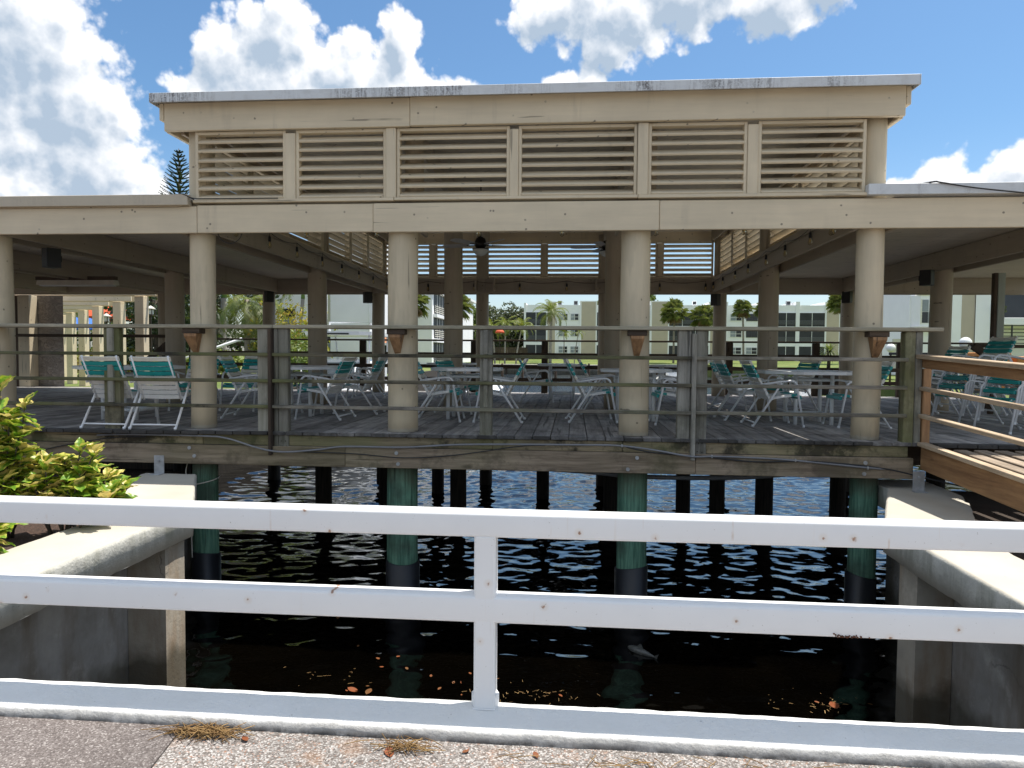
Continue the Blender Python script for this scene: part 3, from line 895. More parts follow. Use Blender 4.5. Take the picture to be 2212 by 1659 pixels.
# ------------------------------------------------------------------ deck
GX = [-12.3, -9.7, -7.1, -4.45, -2.0, 0.70, 3.27, 6.05]
GY = [0.0, 4.1, 8.1]
CR = {(-4.45, 0.0): .150, (-2.0, 0.0): .182, (0.70, 0.0): .172, (3.27, 0.0): .148}
deck = thing('deck', 'weathered grey plank deck on piles over the canal', 'deck', (0, 0, 0))
plank_me = {}
x = -15.0
pitch_ = 0.205
i = 0
while x < 9.4:
    w = pitch_ - 0.006 - random.uniform(0, .004)
    yf = -0.30 + random.uniform(-0.012, 0.012) - (0.10 if x < -3.4 else 0.0) * min(1, (-3.4 - x) / 2 if x < -3.4 else 0)
    if x > 3.7:
        yf = -0.40
    if x < -8.6:
        yf = -0.2
    dz = random.uniform(-.0025, .0025)
    bx('plank', 'deck_wood', deck, x, x + w, yf, 8.62 + random.uniform(-.01, .01), -0.042 + dz, dz, 0.005)
    x += pitch_
    i += 1
# rim boards and the big outer beam, in the lengths seen
for (xa, xb) in ((-8.6, -4.335), (-4.33, -0.9), (-0.895, 0.56), (0.565, 3.62)):
    bx('rim_board', 'rim_wood', deck, xa, xb, -0.265, -0.225, -0.165, -0.046, 0.004)
for (xa, xb) in ((-8.6, -2.603), (-2.60, 1.357), (1.36, 3.66)):
    bx('beam', 'beam_wood', deck, xa, xb, -0.315, -0.24, -0.395, -0.168, 0.006)
for y in (0.28, 1.7, 3.1, 4.4, 5.8, 7.2, 8.4):
    bx('joist', 'dark_wood_x', deck, -8.6, 6.3, y, y + 0.07, -0.33, -0.048)
for xx, zz in ((-4.47, -0.205), (-4.41, -0.30), (-2.0, -0.22), (-1.98, -0.345), (0.72, -0.22), (0.62, -0.35), (3.16, -0.225), (3.15, -0.345)):
    MB().tube([(xx, -0.300, zz), (xx, -0.327, zz)], 0.021, 10).build('bolt', 'galvanised', deck)
# piles: green treated ones under the front columns, dark ones behind
def wobble_pole(r0, r1, z0, z1, seed, n=20, rings=14):
    b = MB()
    vs = []
    for i in range(rings + 1):
        t = i / rings
        z = z0 + (z1 - z0) * t
        r = r0 + (r1 - r0) * t
        ox = mnoise.noise(Vector((seed, z * .5, 0))) * 0.012
        oy = mnoise.noise(Vector((seed, z * .5, 7))) * 0.012
        for k in range(n):
            a = 2 * math.pi * k / n
            rr = r * (1 + 0.022 * mnoise.noise(Vector((math.cos(a) * 1.6 + seed * 9, math.sin(a) * 1.6, z * 0.7))))
            vs.append((ox + rr * math.cos(a), oy + rr * math.sin(a), z))
    b.add(vs, [(i * n + k, i * n + (k + 1) % n, (i + 1) * n + (k + 1) % n, (i + 1) * n + k) for i in range(rings) for k in range(n)], True)
    o = len(b.v) - len(vs)
    b.f += [tuple(o + k for k in range(n))[::-1], tuple(o + rings * n + k for k in range(n))]
    b.sm += [False, False]
    b.mi += [0, 0]
    return b
for gx in GX[2:]:
    for gy in GY:
        if gx < -5 and gy == 0:
            continue
        r = CR.get((gx, gy), 0.145)
        green = gy == 0
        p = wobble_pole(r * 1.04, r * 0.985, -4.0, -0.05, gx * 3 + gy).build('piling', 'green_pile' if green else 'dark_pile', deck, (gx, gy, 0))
        if green:
            wb = MB()
            n = 24
            wz = -1.53
            vs = [((r * 1.04 + .012) * math.cos(2 * math.pi * k / n), (r * 1.04 + .012) * math.sin(2 * math.pi * k / n), z + (0.03 * math.cos(2 * math.pi * k / n + gx) if z > -2 else 0)) for z in (-3.9, wz) for k in range(n)]
            wb.add(vs, [(k, (k + 1) % n, n + (k + 1) % n, n + k) for k in range(n)], True)
            vs2 = [((r * 1.02) * math.cos(2 * math.pi * k / n), (r * 1.02) * math.sin(2 * math.pi * k / n), wz + 0.03 * math.cos(2 * math.pi * k / n + gx)) for k in range(n)]
            o = len(wb.v)
            wb.add(vs2, [])
            wb.f += [(n + k, n + (k + 1) % n, o + (k + 1) % n, o + k) for k in range(n)]
            wb.sm += [False] * n
            wb.mi += [0] * n
            wb.build('pile_wrap', 'black_wrap', p)
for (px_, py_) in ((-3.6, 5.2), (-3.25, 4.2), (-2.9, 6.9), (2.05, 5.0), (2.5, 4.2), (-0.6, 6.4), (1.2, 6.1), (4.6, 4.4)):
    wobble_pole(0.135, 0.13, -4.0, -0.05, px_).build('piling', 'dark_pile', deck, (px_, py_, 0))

# ------------------------------------------------------------------ deck railing (bar top on brackets)
dr = thing('deck_railing', 'grey wooden railing with flat bar top along the deck front', 'railing', (0, -0.3, 0))
def rb(name, mt, x0, x1, y0, y1, z0, z1, b=0.005):
    return bx(name, mt, dr, x0, x1, y0 + 0.3, y1 + 0.3, z0, z1, b)
for (xa, xb) in ((-9.2, -3.46), (-3.456, 1.315), (1.32, 3.93)):
    rb('bar_top', 'bar_wood', xa, xb, -0.315, -0.085, 1.197, 1.238, 0.006)
for z, mts in ((0.872, ('mossy_wood_x', 'mossy_wood_x', 'grey_wood_x')), (0.570, ('mossy_wood_x', 'mossy_wood_x', 'grey_wood_x')), (0.270, ('mossy_wood_x', 'grey_wood_x', 'grey_wood_x'))):
    for (xa, xb), mt in zip(((-9.2, -3.50), (-3.46, 1.305), (1.315, 3.57)), mts):
        o = rb('rail', mt, xa, xb, -0.335, -0.285, z, z + 0.040, 0.006)
        o.rotation_euler = (0, random.uniform(-.0012, .0012), 0)
def rpost(mt, x0, x1, y0, y1, z0, z1=1.195):
    return rb('post', mt, x0, x1, y0, y1, z0, z1, 0.008)
rpost('mossy_wood_z', -5.54, -5.34, -0.283, -0.20, -0.044)
rb('post_batten', 'grey_wood_z', -5.47, -5.40, -0.325, -0.285, 0.315, 0.868)
rb('post_batten', 'grey_wood_z', -5.47, -5.40, -0.325, -0.285, 0.915, 1.19)
rpost('grey_wood_z', -3.655, -3.515, -0.283, -0.18, -0.044)
rpost('dark_wood', -3.50, -3.462, -0.36, -0.20, -0.27)
rpost('grey_wood_z', -3.46, -3.41, -0.283, -0.20, -0.27)
rpost('grey_wood_z', -3.405, -3.285, -0.283, -0.20, -0.225)
rpost('grey_wood_z', -1.05, -0.91, -0.283, -0.18, -0.044)
rb('post_batten', 'grey_wood_z', -1.005, -0.955, -0.325, -0.285, 0.315, 0.568)
rb('post_batten', 'grey_wood_z', -1.005, -0.955, -0.325, -0.285, 0.615, 0.868)
rb('post_batten', 'grey_wood_z', -1.005, -0.955, -0.325, -0.285, 0.915, 1.19)
rpost('grey_wood_z', 1.155, 1.295, -0.283, -0.18, -0.044)
rpost('grey_wood_z', 1.30, 1.345, -0.355, -0.20, -0.235, 1.16)
rpost('grey_wood_z', 1.35, 1.475, -0.283, -0.20, -0.22)
rpost('mossy_wood_z', 3.555, 3.66, -0.283, -0.15, -0.044)
rpost('grey_wood_z', 3.665, 3.735, -0.283, -0.15, -0.044, 1.195)
for xx, zz in [(-3.37, -.03), (-3.32, -.03), (-3.37, -.11), (-3.32, -.11), (-3.36, -.17), (-3.31, -.17), (1.39, -.05), (1.43, -.05), (1.38, -.14), (1.43, -.15)]:
    MB().tube([(xx, 0.012, zz), (xx, 0.021, zz)], 0.0075, 6).build('screw_head', 'dark_pile', dr)
# orange-brown knee brackets between column and bar
for xx in (-4.46, -2.02, 0.71, 3.285):
    rb('bracket_block', 'dark_wood_x', xx - 0.105, xx + 0.105, -0.28, -0.14, 1.135, 1.195, .004)
    k = MB()
    vs = [(xx + s * w, y, z) for s in (-1, 1) for (w, y, z) in ((.075, .14, 1.133), (.075, .0, 1.133), (.072, .0, 1.10), (.036, .10, .935), (.030, .14, .905))]
    k.add(vs, [(0, 1, 2, 3, 4), (9, 8, 7, 6, 5), (0, 5, 6, 1), (1, 6, 7, 2), (2, 7, 8, 3), (3, 8, 9, 4), (4, 9, 5, 0)])
    k.build('knee_bracket', 'new_wood_z', dr)

# ------------------------------------------------------------------ ramp on the right
ra = thing('ramp', 'sunlit wooden ramp with plank floor joining the deck corner', 'ramp', (3.72, -0.4, 0))
SL = 0.043
def slope_board(name, mt, x0, x1, y0, y1, z0, z1, b=0.006, parent=None):
    L = math.hypot(y1 - y0, (y1 - y0) * SL)
    c = ((x0 + x1) / 2 - 3.72, (y0 + y1) / 2 + 0.4, (z0 + z1) / 2 + ((y0 + y1) / 2 + 0.28) * SL)
    return MB().box(-(x1 - x0) / 2, (x1 - x0) / 2, -L / 2, L / 2, -(z1 - z0) / 2, (z1 - z0) / 2, b).build(name, mt, parent or ra, c, (math.atan(SL), 0, 0), recalc=False)
x = 3.80
while x < 5.45:
    slope_board('plank', 'ramp_wood', x, x + 0.137, -5.2, -0.42, -0.085, -0.045)
    x += pitch_
slope_board('rim_beam', 'new_wood_y', 3.735, 3.775, -5.2, -0.30, -0.285, -0.035)
slope_board('rim_beam', 'new_wood_y', 5.46, 5.50, -5.2, -0.42, -0.285, -0.035)
rr_ = thing('ramp_railing', 'brown timber handrail of the ramp with sunlit top edges', 'railing', (3.72, -0.4, 0))
slope_board('kick_board', 'tan_wood_y', 3.69, 3.79, -5.2, -0.31, -0.030, 0.010, parent=rr_)
slope_board('cap_rail', 'tan_wood_y', 3.665, 3.80, -5.2, -0.20, 0.905, 0.950, parent=rr_)
slope_board('apron_board', 'new_wood_y', 3.735, 3.775, -5.2, -0.25, 0.805, 0.900, parent=rr_)
slope_board('rail', 'tan_wood_y', 3.70, 3.78, -5.2, -0.29, 0.565, 0.605, parent=rr_)
slope_board('rail', 'tan_wood_y', 3.70, 3.78, -5.2, -0.29, 0.272, 0.312, parent=rr_)
bx('post', 'new_wood_z', rr_, 0.025, 0.105, 0.10, 0.18, -0.03, 0.80, .006)
for yy in (-2.25, -3.9):
    bx('post', 'tan_wood_y', rr_, 0.02, 0.10, yy + .4 - .045, yy + .4 + .045, -0.3, 0.80, .006)

# ------------------------------------------------------------------ pavilion
pv = thing('pavilion', 'open beige timber pavilion with a raised louvred roof over the deck', 'pavilion', (0, 0, 0))
for gx in GX[1:]:
    for gy in GY:
        if gx == -9.7 and gy < 8:
            continue
        raised = gx in (-4.45, -2.0, 0.70, 3.27)
        r = CR.get((gx, gy), 0.170 if gy < 8 else 0.150)
        o = wobble_pole(r * 0.985, r * 0.955, 0.002, (2.64 if gy == 0 and -4 < gx < 3 else 3.62) if raised else 2.615, gx * 3 + gy + 1).build('column', 'column_paint' if gy == 0 else 'shaded_column', pv, (gx + (-.10 if gy > 4 and gx < -1 else 0), gy, 0))
for gx in (-1.98, 0.72):
    wobble_pole(0.115, 0.11, 2.65, 3.7, gx * 2).build('column', 'shaded_column', pv, (gx + .10, 0.06, 0))
# lower fascia, drip edges and roofs of the two wings
FZ0, FZ1 = 2.305, 2.625
for k, (xa, xb) in enumerate(((-16.5, -4.395), (-4.39, -2.292), (-2.288, 0.928), (0.932, 9.9))):
    bx('fascia_board', 'beige_x', pv, xa, xb, -0.235 - (.012 if k == 2 else 0), -0.19, FZ0 - (.006 if k == 2 else 0), FZ1 + (0.0 if k != 0 else -0.01), 0.006)
def slab(name, mt, x0, x1, y0, y1, z0, z1, b=0.004):
    return bx(name, mt, pv, x0, x1, y0, y1, z0, z1, b)
slab('roof_deck', 'roof_top', -16.5, -4.64, -0.20, 8.5, 2.645, 2.735)
slab('roof_deck', 'roof_top', 3.43, 9.9, -0.20, 8.5, 2.645, 2.745)
slab('drip_edge', 'drip_beige', -16.5, -4.47, -0.30, -0.205, 2.618, 2.742)
slab('drip_edge', 'drip_mildew', 3.12, 9.9, -0.30, -0.205, 2.650, 2.765)
slab('soffit_trim', 'beige_x', -16.5, -4.6, -0.235, -0.19, 2.60, 2.644)
# back fascia / beam
for (xa, xb) in ((-16.5, -7.0), (-6.995, -4.5), (-4.495, -2.0), (-1.995, 0.69), (0.695, 3.3), (3.305, 9.9)):
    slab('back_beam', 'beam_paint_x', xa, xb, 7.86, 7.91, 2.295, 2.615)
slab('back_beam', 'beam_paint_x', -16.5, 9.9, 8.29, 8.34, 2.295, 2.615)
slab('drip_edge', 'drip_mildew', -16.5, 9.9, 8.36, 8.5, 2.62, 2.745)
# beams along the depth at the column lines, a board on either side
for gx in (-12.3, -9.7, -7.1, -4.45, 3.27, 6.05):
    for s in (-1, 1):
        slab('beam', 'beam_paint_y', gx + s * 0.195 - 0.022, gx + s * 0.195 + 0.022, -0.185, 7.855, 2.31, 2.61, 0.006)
for gx in (-2.0, 0.70):
    for s in (-1, 1):
        for (ya, yb) in ((-0.185, 0.34), (7.62, 7.855)):
            slab('beam_block', 'beam_paint_y', gx + s * 0.205 - 0.02, gx + s * 0.205 + 0.02, ya, yb, 2.33, 2.60, 0.006)
# tongue and groove ceilings, board by board
def ceiling(x0, x1, y0, y1, z, pw=0.142):
    y = y0
    while y < y1 - .02:
        slab('ceiling_board', 'ceiling_paint', x0, x1, y, min(y + pw - .011, y1), z + random.uniform(-.001, .001), z + 0.02, 0.004)
        y += pw
ceiling(-9.6, -4.68, -0.18, 8.28, 2.622)
ceiling(3.50, 9.8, -0.18, 8.28, 2.622)
slab('ceiling_board', 'ceiling_paint', -16.4, -9.61, -0.18, 8.28, 2.622, 2.642)

# raised roof
UX0, UX1 = -4.76, 3.485
slab('fascia_board', 'beige_x', UX0, -1.862, -0.265, -0.215, 3.475, 3.795, 0.006)
slab('fascia_board', 'beige_x', -1.858, UX1, -0.275, -0.215, 3.480, 3.800, 0.006)
slab('fascia_board', 'beige_x', UX0, UX1, 8.315, 8.365, 3.475, 3.795, 0.006)
for sx, xx in ((-1, UX0), (1, UX1)):
    slab('fascia_board', 'beige_y', xx + (-.005 if sx < 0 else -.045), xx + (.045 if sx < 0 else .005), -0.21, 8.31, 3.47, 3.66, 0.006)
    slab('fascia_board', 'beige_y', xx + (-.06 if sx < 0 else .008), xx + (-.008 if sx < 0 else .06), -0.262, 8.31, 3.60, 3.795, 0.006)
for sx, xx in ((-1, -4.45), (1, 3.27)):
    slab('beam', 'beam_paint_y', xx + 0.16, xx + 0.2, -0.1, 8.2, 3.48, 3.79)
    slab('beam', 'beam_paint_y', xx - 0.2, xx - 0.16, -0.1, 8.2, 3.48, 3.79)
slab('roof_deck', 'roof_top', -4.84, 3.56, -0.395, 8.5, 3.800, 3.858)
slab('drip_edge', 'drip_mildew', -4.84, 3.56, -0.41, -0.398, 3.756, 3.862, 0.003)
slab('drip_edge', 'drip_mildew', -4.852, -4.842, -0.41, 8.5, 3.756, 3.862, 0.003)
slab('drip_edge', 'drip_mildew', 3.562, 3.572, -0.41, 8.5, 3.756, 3.862, 0.003)
y = -0.20
while y < 8.28:
    slab('ceiling_board', 'ceiling_paint', -4.70, 3.43, y, y + 0.135, 3.725 + random.uniform(-.001, .001), 3.745, 0.004)
    y += 0.142
for gx in (-2.0, 0.70):
    slab('rafter', 'beam_paint_y', gx - .05, gx + .05, -0.1, 8.2, 3.45, 3.72, .006)
# louvre panels: frame, mullion and tilted slats
LZ0, LZ1 = 2.69, 3.475
slat_cache = {}
def louvre(x0, x1, y, n=7, rot=0.0, origin=None, z0=LZ0, z1=LZ1, front=False):
    """panel spanning x0..x1 on local y=0; outside face is -y"""
    w = x1 - x0
    p = thing('louvre_panel', None, None)
    p.parent = pv
    p.location = (x0, y, 0) if origin is None else origin
    p.rotation_euler = (0, 0, rot)
    t = 0.034
    bx('frame', 'beige_z', p, 0, t, -0.05, 0.05, z0, z1, .003)
    bx('frame', 'beige_z', p, w - t, w, -0.05, 0.05, z0, z1, .003)
    bx('frame', 'beige_x', p, t + .001, w - t - .001, -0.05, 0.05, z1 - t, z1, .003)
    key = (round(w, 3), front)
    sd, st_, sa = (0.066, 0.0145, 30) if front else (0.060, 0.0105, 19)
    if key not in slat_cache:
        slat_cache[key] = MB().box(-(w - 2 * t) / 2, (w - 2 * t) / 2, -sd, sd, -st_, st_, 0.005).build('tmp', 'beige_x', recalc=False).data
        bpy.data.objects.remove(bpy.data.objects['tmp'])
    step = (z1 - t - z0) / n
    for k in range(n):
        put('slat', slat_cache[key], p, (w / 2, random.uniform(-.003, .003), z0 + step * (k + 0.42) + random.uniform(-.003, .003)), (R(sa) + random.uniform(-.03, .03), random.uniform(-.0015, .0015), 0))
    return p
MUL = [(-3.33, -3.21), (-0.735, -0.635), (1.87, 1.985)]
PIL = [(-2.145, -2.03), (0.685, 0.80)]
spans = [(-4.42, -3.33), (-3.21, -2.148), (-2.027, -0.735), (-0.635, 0.682), (0.803, 1.87), (1.985, 3.12)]
for (xa, xb) in spans:
    louvre(xa + .001, xb - .001, -0.155, front=True)
    louvre(0, xb - xa - .002, 0, origin=(xb - .001, 8.19, 0), rot=math.pi)
for (xa, xb) in PIL:
    slab('pilaster', 'beige_z', xa, xb, -0.235, -0.10, 2.69, 3.474, .005)
    slab('pilaster', 'beige_z', xa, xb, 8.12, 8.27, 2.69, 3.474, .005)
for (xa, xb) in MUL:
    slab('mullion', 'beige_z', xa + .001, xb - .001, -0.222, -0.10, 2.69, 3.44, .005)
    slab('mullion', 'beige_z', xa + .001, xb - .001, 8.13, 8.255, 2.69, 3.44, .005)
for (xa, xb) in ((-4.43, -2.05), (-2.045, 0.69), (0.695, 3.13)):
    slab('sill', 'beige_x', xa, xb, -0.26, -0.03, 2.650 + (0.004 if xa == -2.045 else 0), 2.686, .005)
    slab('sill', 'beige_x', xa, xb, 8.13, 8.34, 2.650, 2.686, .005)
ysp = [0.16, 1.13, 1.25, 2.35, 2.45, 3.93, 4.27, 5.5, 5.6, 6.7, 6.8, 7.94]
for k in range(0, 12, 2):
    ya, yb = ysp[k], ysp[k + 1]
    louvre(0, yb - ya, 0, origin=(-4.45, yb, 0), rot=-math.pi / 2)
    louvre(0, yb - ya, 0, origin=(3.27, ya, 0), rot=math.pi / 2)
    if k % 4 == 0 or k in (2, 6):
        for xx in (-4.45, 3.27):
            slab('mullion', 'beige_z', xx - .05, xx + .05, yb + .004, min(yb + .10, 8.0), 2.69, 3.47, .004)
for xx in (-4.45, 3.27):
    slab('sill', 'beige_y', xx - 0.10, xx + 0.10, 0.16, 7.95, 2.615, 2.688, .005)
    s = -1 if xx > 0 else 1
    slab('trim_board', 'beam_paint_y', xx + s * 0.222, xx + s * 0.25, 0.17, 7.85, 2.52, 2.61, .004)
# hidden-end straps and the dark gutter edge at the front-left roof step
bx('flashing', 'drip_mildew', pv, -4.60, -4.40, -0.24, -0.05, 2.69, 2.70)

# ------------------------------------------------------------------ strap chairs
def make_chair():
    t = thing('strap_chair', 'x', 'chair')
    for s in (-1, 1):
        y = 0.285 * s
        pts = [(0.345, y, 0.0), (0.255, y, 0.50)] + arc((0.175, y, 0.518), 0.082, -10, 95, 6) + [(0.05, y, 0.588), (-0.185, y, 0.552)]
        MB().tube(pts, 0.0145, 8).build('arm_frame', 'tube_white', t)
        MB().tube([(0.06, y * 0.965, 0.575), (-0.02, y * 0.965, 0.44), (-0.30, y * 0.965, 0.0)], 0.0145, 8).build('rear_leg', 'tube_white', t)
        for (fx, fy) in ((0.345, y), (-0.30, y * 0.965)):
            MB().lathe([(0.017, 0), (0.017, 0.03)], 8, (fx, fy, -0.0)).build('foot_cap', 'tube_white', t)
    MB().tube([(-0.268, -0.27, 0.055), (-0.268, 0.27, 0.055)], 0.011, 6).build('stretcher', 'tube_white', t)
    MB().tube([(0.262, -0.28, 0.40), (0.262, 0.28, 0.40)], 0.010, 6).build('stretcher', 'tube_white', t)
    MB().tube([(-0.055, -0.275, 0.36), (-0.055, 0.275, 0.36)], 0.011, 6).build('stretcher', 'tube_white', t)
    B0, B1 = Vector((-0.065, 0, 0.335)), Vector((-0.345, 0, 0.865))
    S0, S1 = Vector((-0.05, 0, 0.372)), Vector((0.30, 0, 0.425))
    for s in (-1, 1):
        y = 0.228 * s
        MB().tube([(B0.x, y, B0.z), (B1.x, y * .96, B1.z)], 0.0125, 8).build('back_frame', 'tube_white', t)
        MB().tube([(S0.x, y, S0.z), (S1.x - .05, y, S1.z), (S1.x - .005, y, S1.z - .02), (S1.x, y, S1.z - .055)], 0.0125, 8).build('seat_frame', 'tube_white', t)
    def strap(n, w, mt, p, d):
        d = d.normalized()
        nrm = Vector((-d.z, 0, d.x))
        b = MB()
        prof = []
        hw = w / 2
        for (u, v) in ((-hw, -.004), (-hw, .012), (-hw * .8, .0165), (hw * .8, .0165), (hw, .012), (hw, -.004)):
            prof.append((u, v))
        ys = (-.245, -.238, -.12, 0, .12, .238, .245)
        dz = (-.012, 0, -.006, -.010, -.006, 0, -.012)
        vs = []
        for yy, q in zip(ys, dz):
            for (u, v) in prof:
                r = d * u + nrm * (v + q)
                vs.append((r.x, yy, r.z))
        m = len(prof)
        fs = [(i * m + k, i * m + k + 1, (i + 1) * m + k + 1, (i + 1) * m + k) for i in range(len(ys) - 1) for k in range(m - 1)]
        fs += [(i * m + m - 1, i * m, (i + 1) * m, (i + 1) * m + m - 1) for i in range(len(ys) - 1)]
        fs += [tuple(range(m)), tuple((len(ys) - 1) * m + k for k in range(m))]
        b.add(vs, fs)
        b.build('strap', mt, t, p)
    bd = (B1 - B0)
    cols = ['strap_white'] * 4 + ['strap_cream'] + ['strap_teal'] * 3 + ['strap_cream']
    # the back normal must face forward: run the strap direction downwards
    for k, mt in enumerate(cols):
        strap('s', 0.050, mt, B0 + bd * ((k + 0.75) / 9.35), -bd)
    sdv = (S1 - S0)
    for k in range(7):
        mt = 'strap_teal' if k >= 5 else 'strap_white'
        strap('s', 0.046, mt, S0 + sdv * ((k + 0.55) / 7.2), sdv)
    strap('s', 0.046, 'strap_teal', Vector((0.312, 0, 0.385)), Vector((0.25, 0, -1)))
    return t
chair0 = make_chair()
used = []
def chair(x, y, face, label, z=0.0, group='white and teal strap chairs on the deck', tilt=0.0):
    """face: degrees, direction the sitter looks (0 = +X)"""
    c = chair0 if not used else copy_tree(chair0)
    used.append(c)
    c.location = (x, y, z)
    c.rotation_euler = (0, tilt, R(face))
    tag(c, label, 'chair', group)
    return c
chair(-5.53, -0.02, 88, 'strap chair seen from behind, half hidden by the mossy double post at left')
chair(-4.93, -0.02, 92, 'strap chair seen from behind, whole, between the mossy post and first front column')
chair(-4.55, 1.42, 8, 'strap chair facing right just behind the first front column from the left')
chair(-4.45, 2.45, 4, 'strap chair second in depth behind the first front column, leaning back beside it')
chair(-3.42, 1.42, 176, 'strap chair facing left with teal seat edge, just right of the double grey post')
chair(-3.22, 2.35, 183, 'strap chair right behind the left facing one near the double grey post')
chair(-4.15, 6.1, 190, 'farthest strap chair by the back column with the speaker at left')
chair(-1.86, 1.40, 3, 'strap chair mostly hidden behind the second front column')
chair(-1.75, 2.75, -20, 'strap chair at the far side of the white table right of the second front column')
chair(-0.97, 1.42, 180, 'strap chair facing left with its seat behind the grey batten post in the middle')
chair(-0.72, 5.5, 2, 'far strap chair facing right toward the small far table')
chair(0.23, 1.62, 5, 'strap chair facing right with white seat in the middle of the deck')
chair(0.42, 2.95, 2, 'strap chair behind the middle one that faces right, only its arms in view')
chair(1.42, 1.45, 182, 'strap chair facing left just right of the third front column')
chair(1.55, 2.75, 186, 'strap chair behind the left facing one right of the third front column')
chair(2.62, 1.45, 2, 'near strap chair facing right, right of the paired grey posts')
chair(2.42, 2.25, 4, 'strap chair right behind the near one that faces right by the paired posts')
chair(2.75, 4.35, -30, 'strap chair deep in the deck behind the paired grey posts')
chair(3.74, 1.42, 180, 'strap chair facing left behind the fourth front column')
chair(3.55, 3.6, 200, 'strap chair at the far side of the table left of the fourth front column')
chair(-5.95, 2.55, -85, 'strap chair facing the viewer across the table at far left')
chair(-5.15, 2.65, -95, 'strap chair facing the viewer behind the whole chair at left')
# stacked chairs beside the ramp
for k, (sx, sy, n, nm) in enumerate(((5.62, 3.45, 3, 'farthest stack by the ramp'), (5.58, 2.30, 4, 'middle stack by the ramp'), (5.50, 1.05, 4, 'stack nearest the ramp corner'), (6.35, 0.15, 5, 'tall stack at the right edge'))):
    for j in range(n):
        pos = ['bottom', 'second', 'third', 'fourth', 'fifth'][j] if j < n - 1 else 'topmost'
        chair(sx + 0.055 * j, sy + 0.01 * j, 186 + 3 * k, f'stacked strap chair, {pos} one of the {nm}', z=0.118 * j, group='stacked strap chairs beside the ramp', tilt=0.0)

# ------------------------------------------------------------------ tables
def make_table(rad, sides, name_label, legspread=0.235):
    t = thing('patio_table', name_label, 'table', group='white tables on the deck')
    poly = [(rad * math.cos(2 * math.pi * (k + .5) / sides), rad * math.sin(2 * math.pi * (k + .5) / sides)) for k in range(sides)]
    b = MB()
    n = sides
    vs = []
    for (f, z) in ((0.985, 0.722), (1.0, 0.716), (1.0, 0.680), (0.94, 0.680), (0.94, 0.700)):
        vs += [(x * f, y * f, z) for x, y in poly]
    b.add(vs, [(L * n + i, L * n + (i + 1) % n, (L + 1) * n + (i + 1) % n, (L + 1) * n + i) for L in range(4) for i in range(n)])
    b.f += [tuple(range(n)), tuple(4 * n + i for i in range(n))[::-1]]
    b.sm += [False] * 2
    b.mi += [0] * 2
    b.build('tabletop', 'table_white', t)
    for sx in (-1, 1):
        for sy in (-1, 1):
            MB().tube([(sx * legspread, sy * legspread, 0.0), (sx * legspread, sy * legspread, 0.695)], 0.027, 10).build('leg', 'table_white', t)
        MB().tube([(sx * legspread, -legspread, 0.13), (sx * legspread, legspread, 0.13)], 0.024, 8).build('stretcher', 'table_white', t)
        MB().tube([(sx * legspread, -legspread, 0.60), (sx * legspread, legspread, 0.60)], 0.020, 8).build('stretcher', 'table_white', t)
        MB().tube([(-legspread, sx * legspread, 0.13), (legspread, sx * legspread, 0.13)], 0.024, 8).build('stretcher', 'table_white', t)
        MB().tube([(-legspread, sx * legspread, 0.60), (legspread, sx * legspread, 0.60)], 0.020, 8).build('stretcher', 'table_white', t)
    return t
big = make_table(0.70, 8, 'white octagonal table between the facing chairs left of the second front column')
big.location = (-3.98, 1.85, 0)
def table(src, x, y, label, rz=0.0):
    c = copy_tree(src)
    c.location = (x, y, 0)
    c.rotation_euler = (0, 0, R(rz))
    return tag(c, label, 'table')
small = make_table(0.53, 8, 'white octagonal table just right of the second front column')
small.location = (-1.50, 1.78, 0)
table(small, 0.88, 1.92, 'white table behind the third front column')
table(big, 3.22, 1.80, 'large white table left of the fourth front column')
table(small, -0.22, 6.15, 'small grey looking table far back in the middle of the deck')
table(big, -6.05, 1.0, 'white table on pipe legs behind the chairs at far left', 0)
table(small, 2.0, 6.2, 'far table deep behind the paired grey posts')
table(small, -2.5, 6.3, 'far table deep behind the second front column')
cl_ = thing('cooler', 'small white cooler box under the far edge of the deck railing', 'cooler', (4.35, 7.9, 0))
bx('box', 'gelcoat', cl_, -0.3, 0.3, -0.2, 0.2, 0.0, 0.36, .03)
bx('lid', 'gelcoat', cl_, -0.31, 0.31, -0.21, 0.21, 0.362, 0.43, .03)

# ------------------------------------------------------------------ back railing
br = thing('back_railing', 'dark brown railing along the far edge of the deck', 'railing', (0, 8.45, 0))
for (xa, xb) in ((-9.6, -2.36), (-2.355, 3.56), (3.565, 9.4)):
    bx('top_rail', 'dark_wood_x', br, xa, xb, -0.08, 0.08, 1.205, 1.245, .005)
    for z in (0.88, 0.57, 0.27):
        bx('rail', 'dark_wood_x', br, xa, xb, -0.075, -0.045, z, z + .085 if z < .8 else z + .06, .004)
for xx in (-9.3, -7.1, -5.03, -2.34, -0.665, 1.4, 3.575, 5.5, 7.35):
    bx('post', 'dark_wood', br, xx - .075, xx + .075, -0.043, 0.06, -0.3, 1.203, .006)
lr = thing('side_railing', 'beige railing with diagonal brace by the stairs at left', 'railing', (-10.0, 7.5, 0))
bx('top_rail', 'dark_wood_x', lr, -4.5, 0.6, -0.05, 0.05, 1.23, 1.30, .005)
bx('post', 'dark_wood', lr, 0.52, 0.66, -0.06, 0.08, 0, 1.1, .005)
MB().box(-0.55, 0.55, -0.03, 0.03, -0.06, 0.06, .004, Matrix.Rotation(R(-38), 4, 'Y')).build('brace', 'dark_wood_x', lr, (0.15, 0.05, 0.75))
sg = thing('side_railing', 'brown railing and sloping handrail by the stairs at far right', 'railing', (8.0, 5.2, 0))
bx('top_rail', 'dark_wood_x', sg, -0.9, 6.0, -0.06, 0.06, 1.09, 1.15, .005)
bx('rail', 'dark_wood_x', sg, 0.9, 6.0, -0.03, 0.03, 0.75, 0.80, .004)
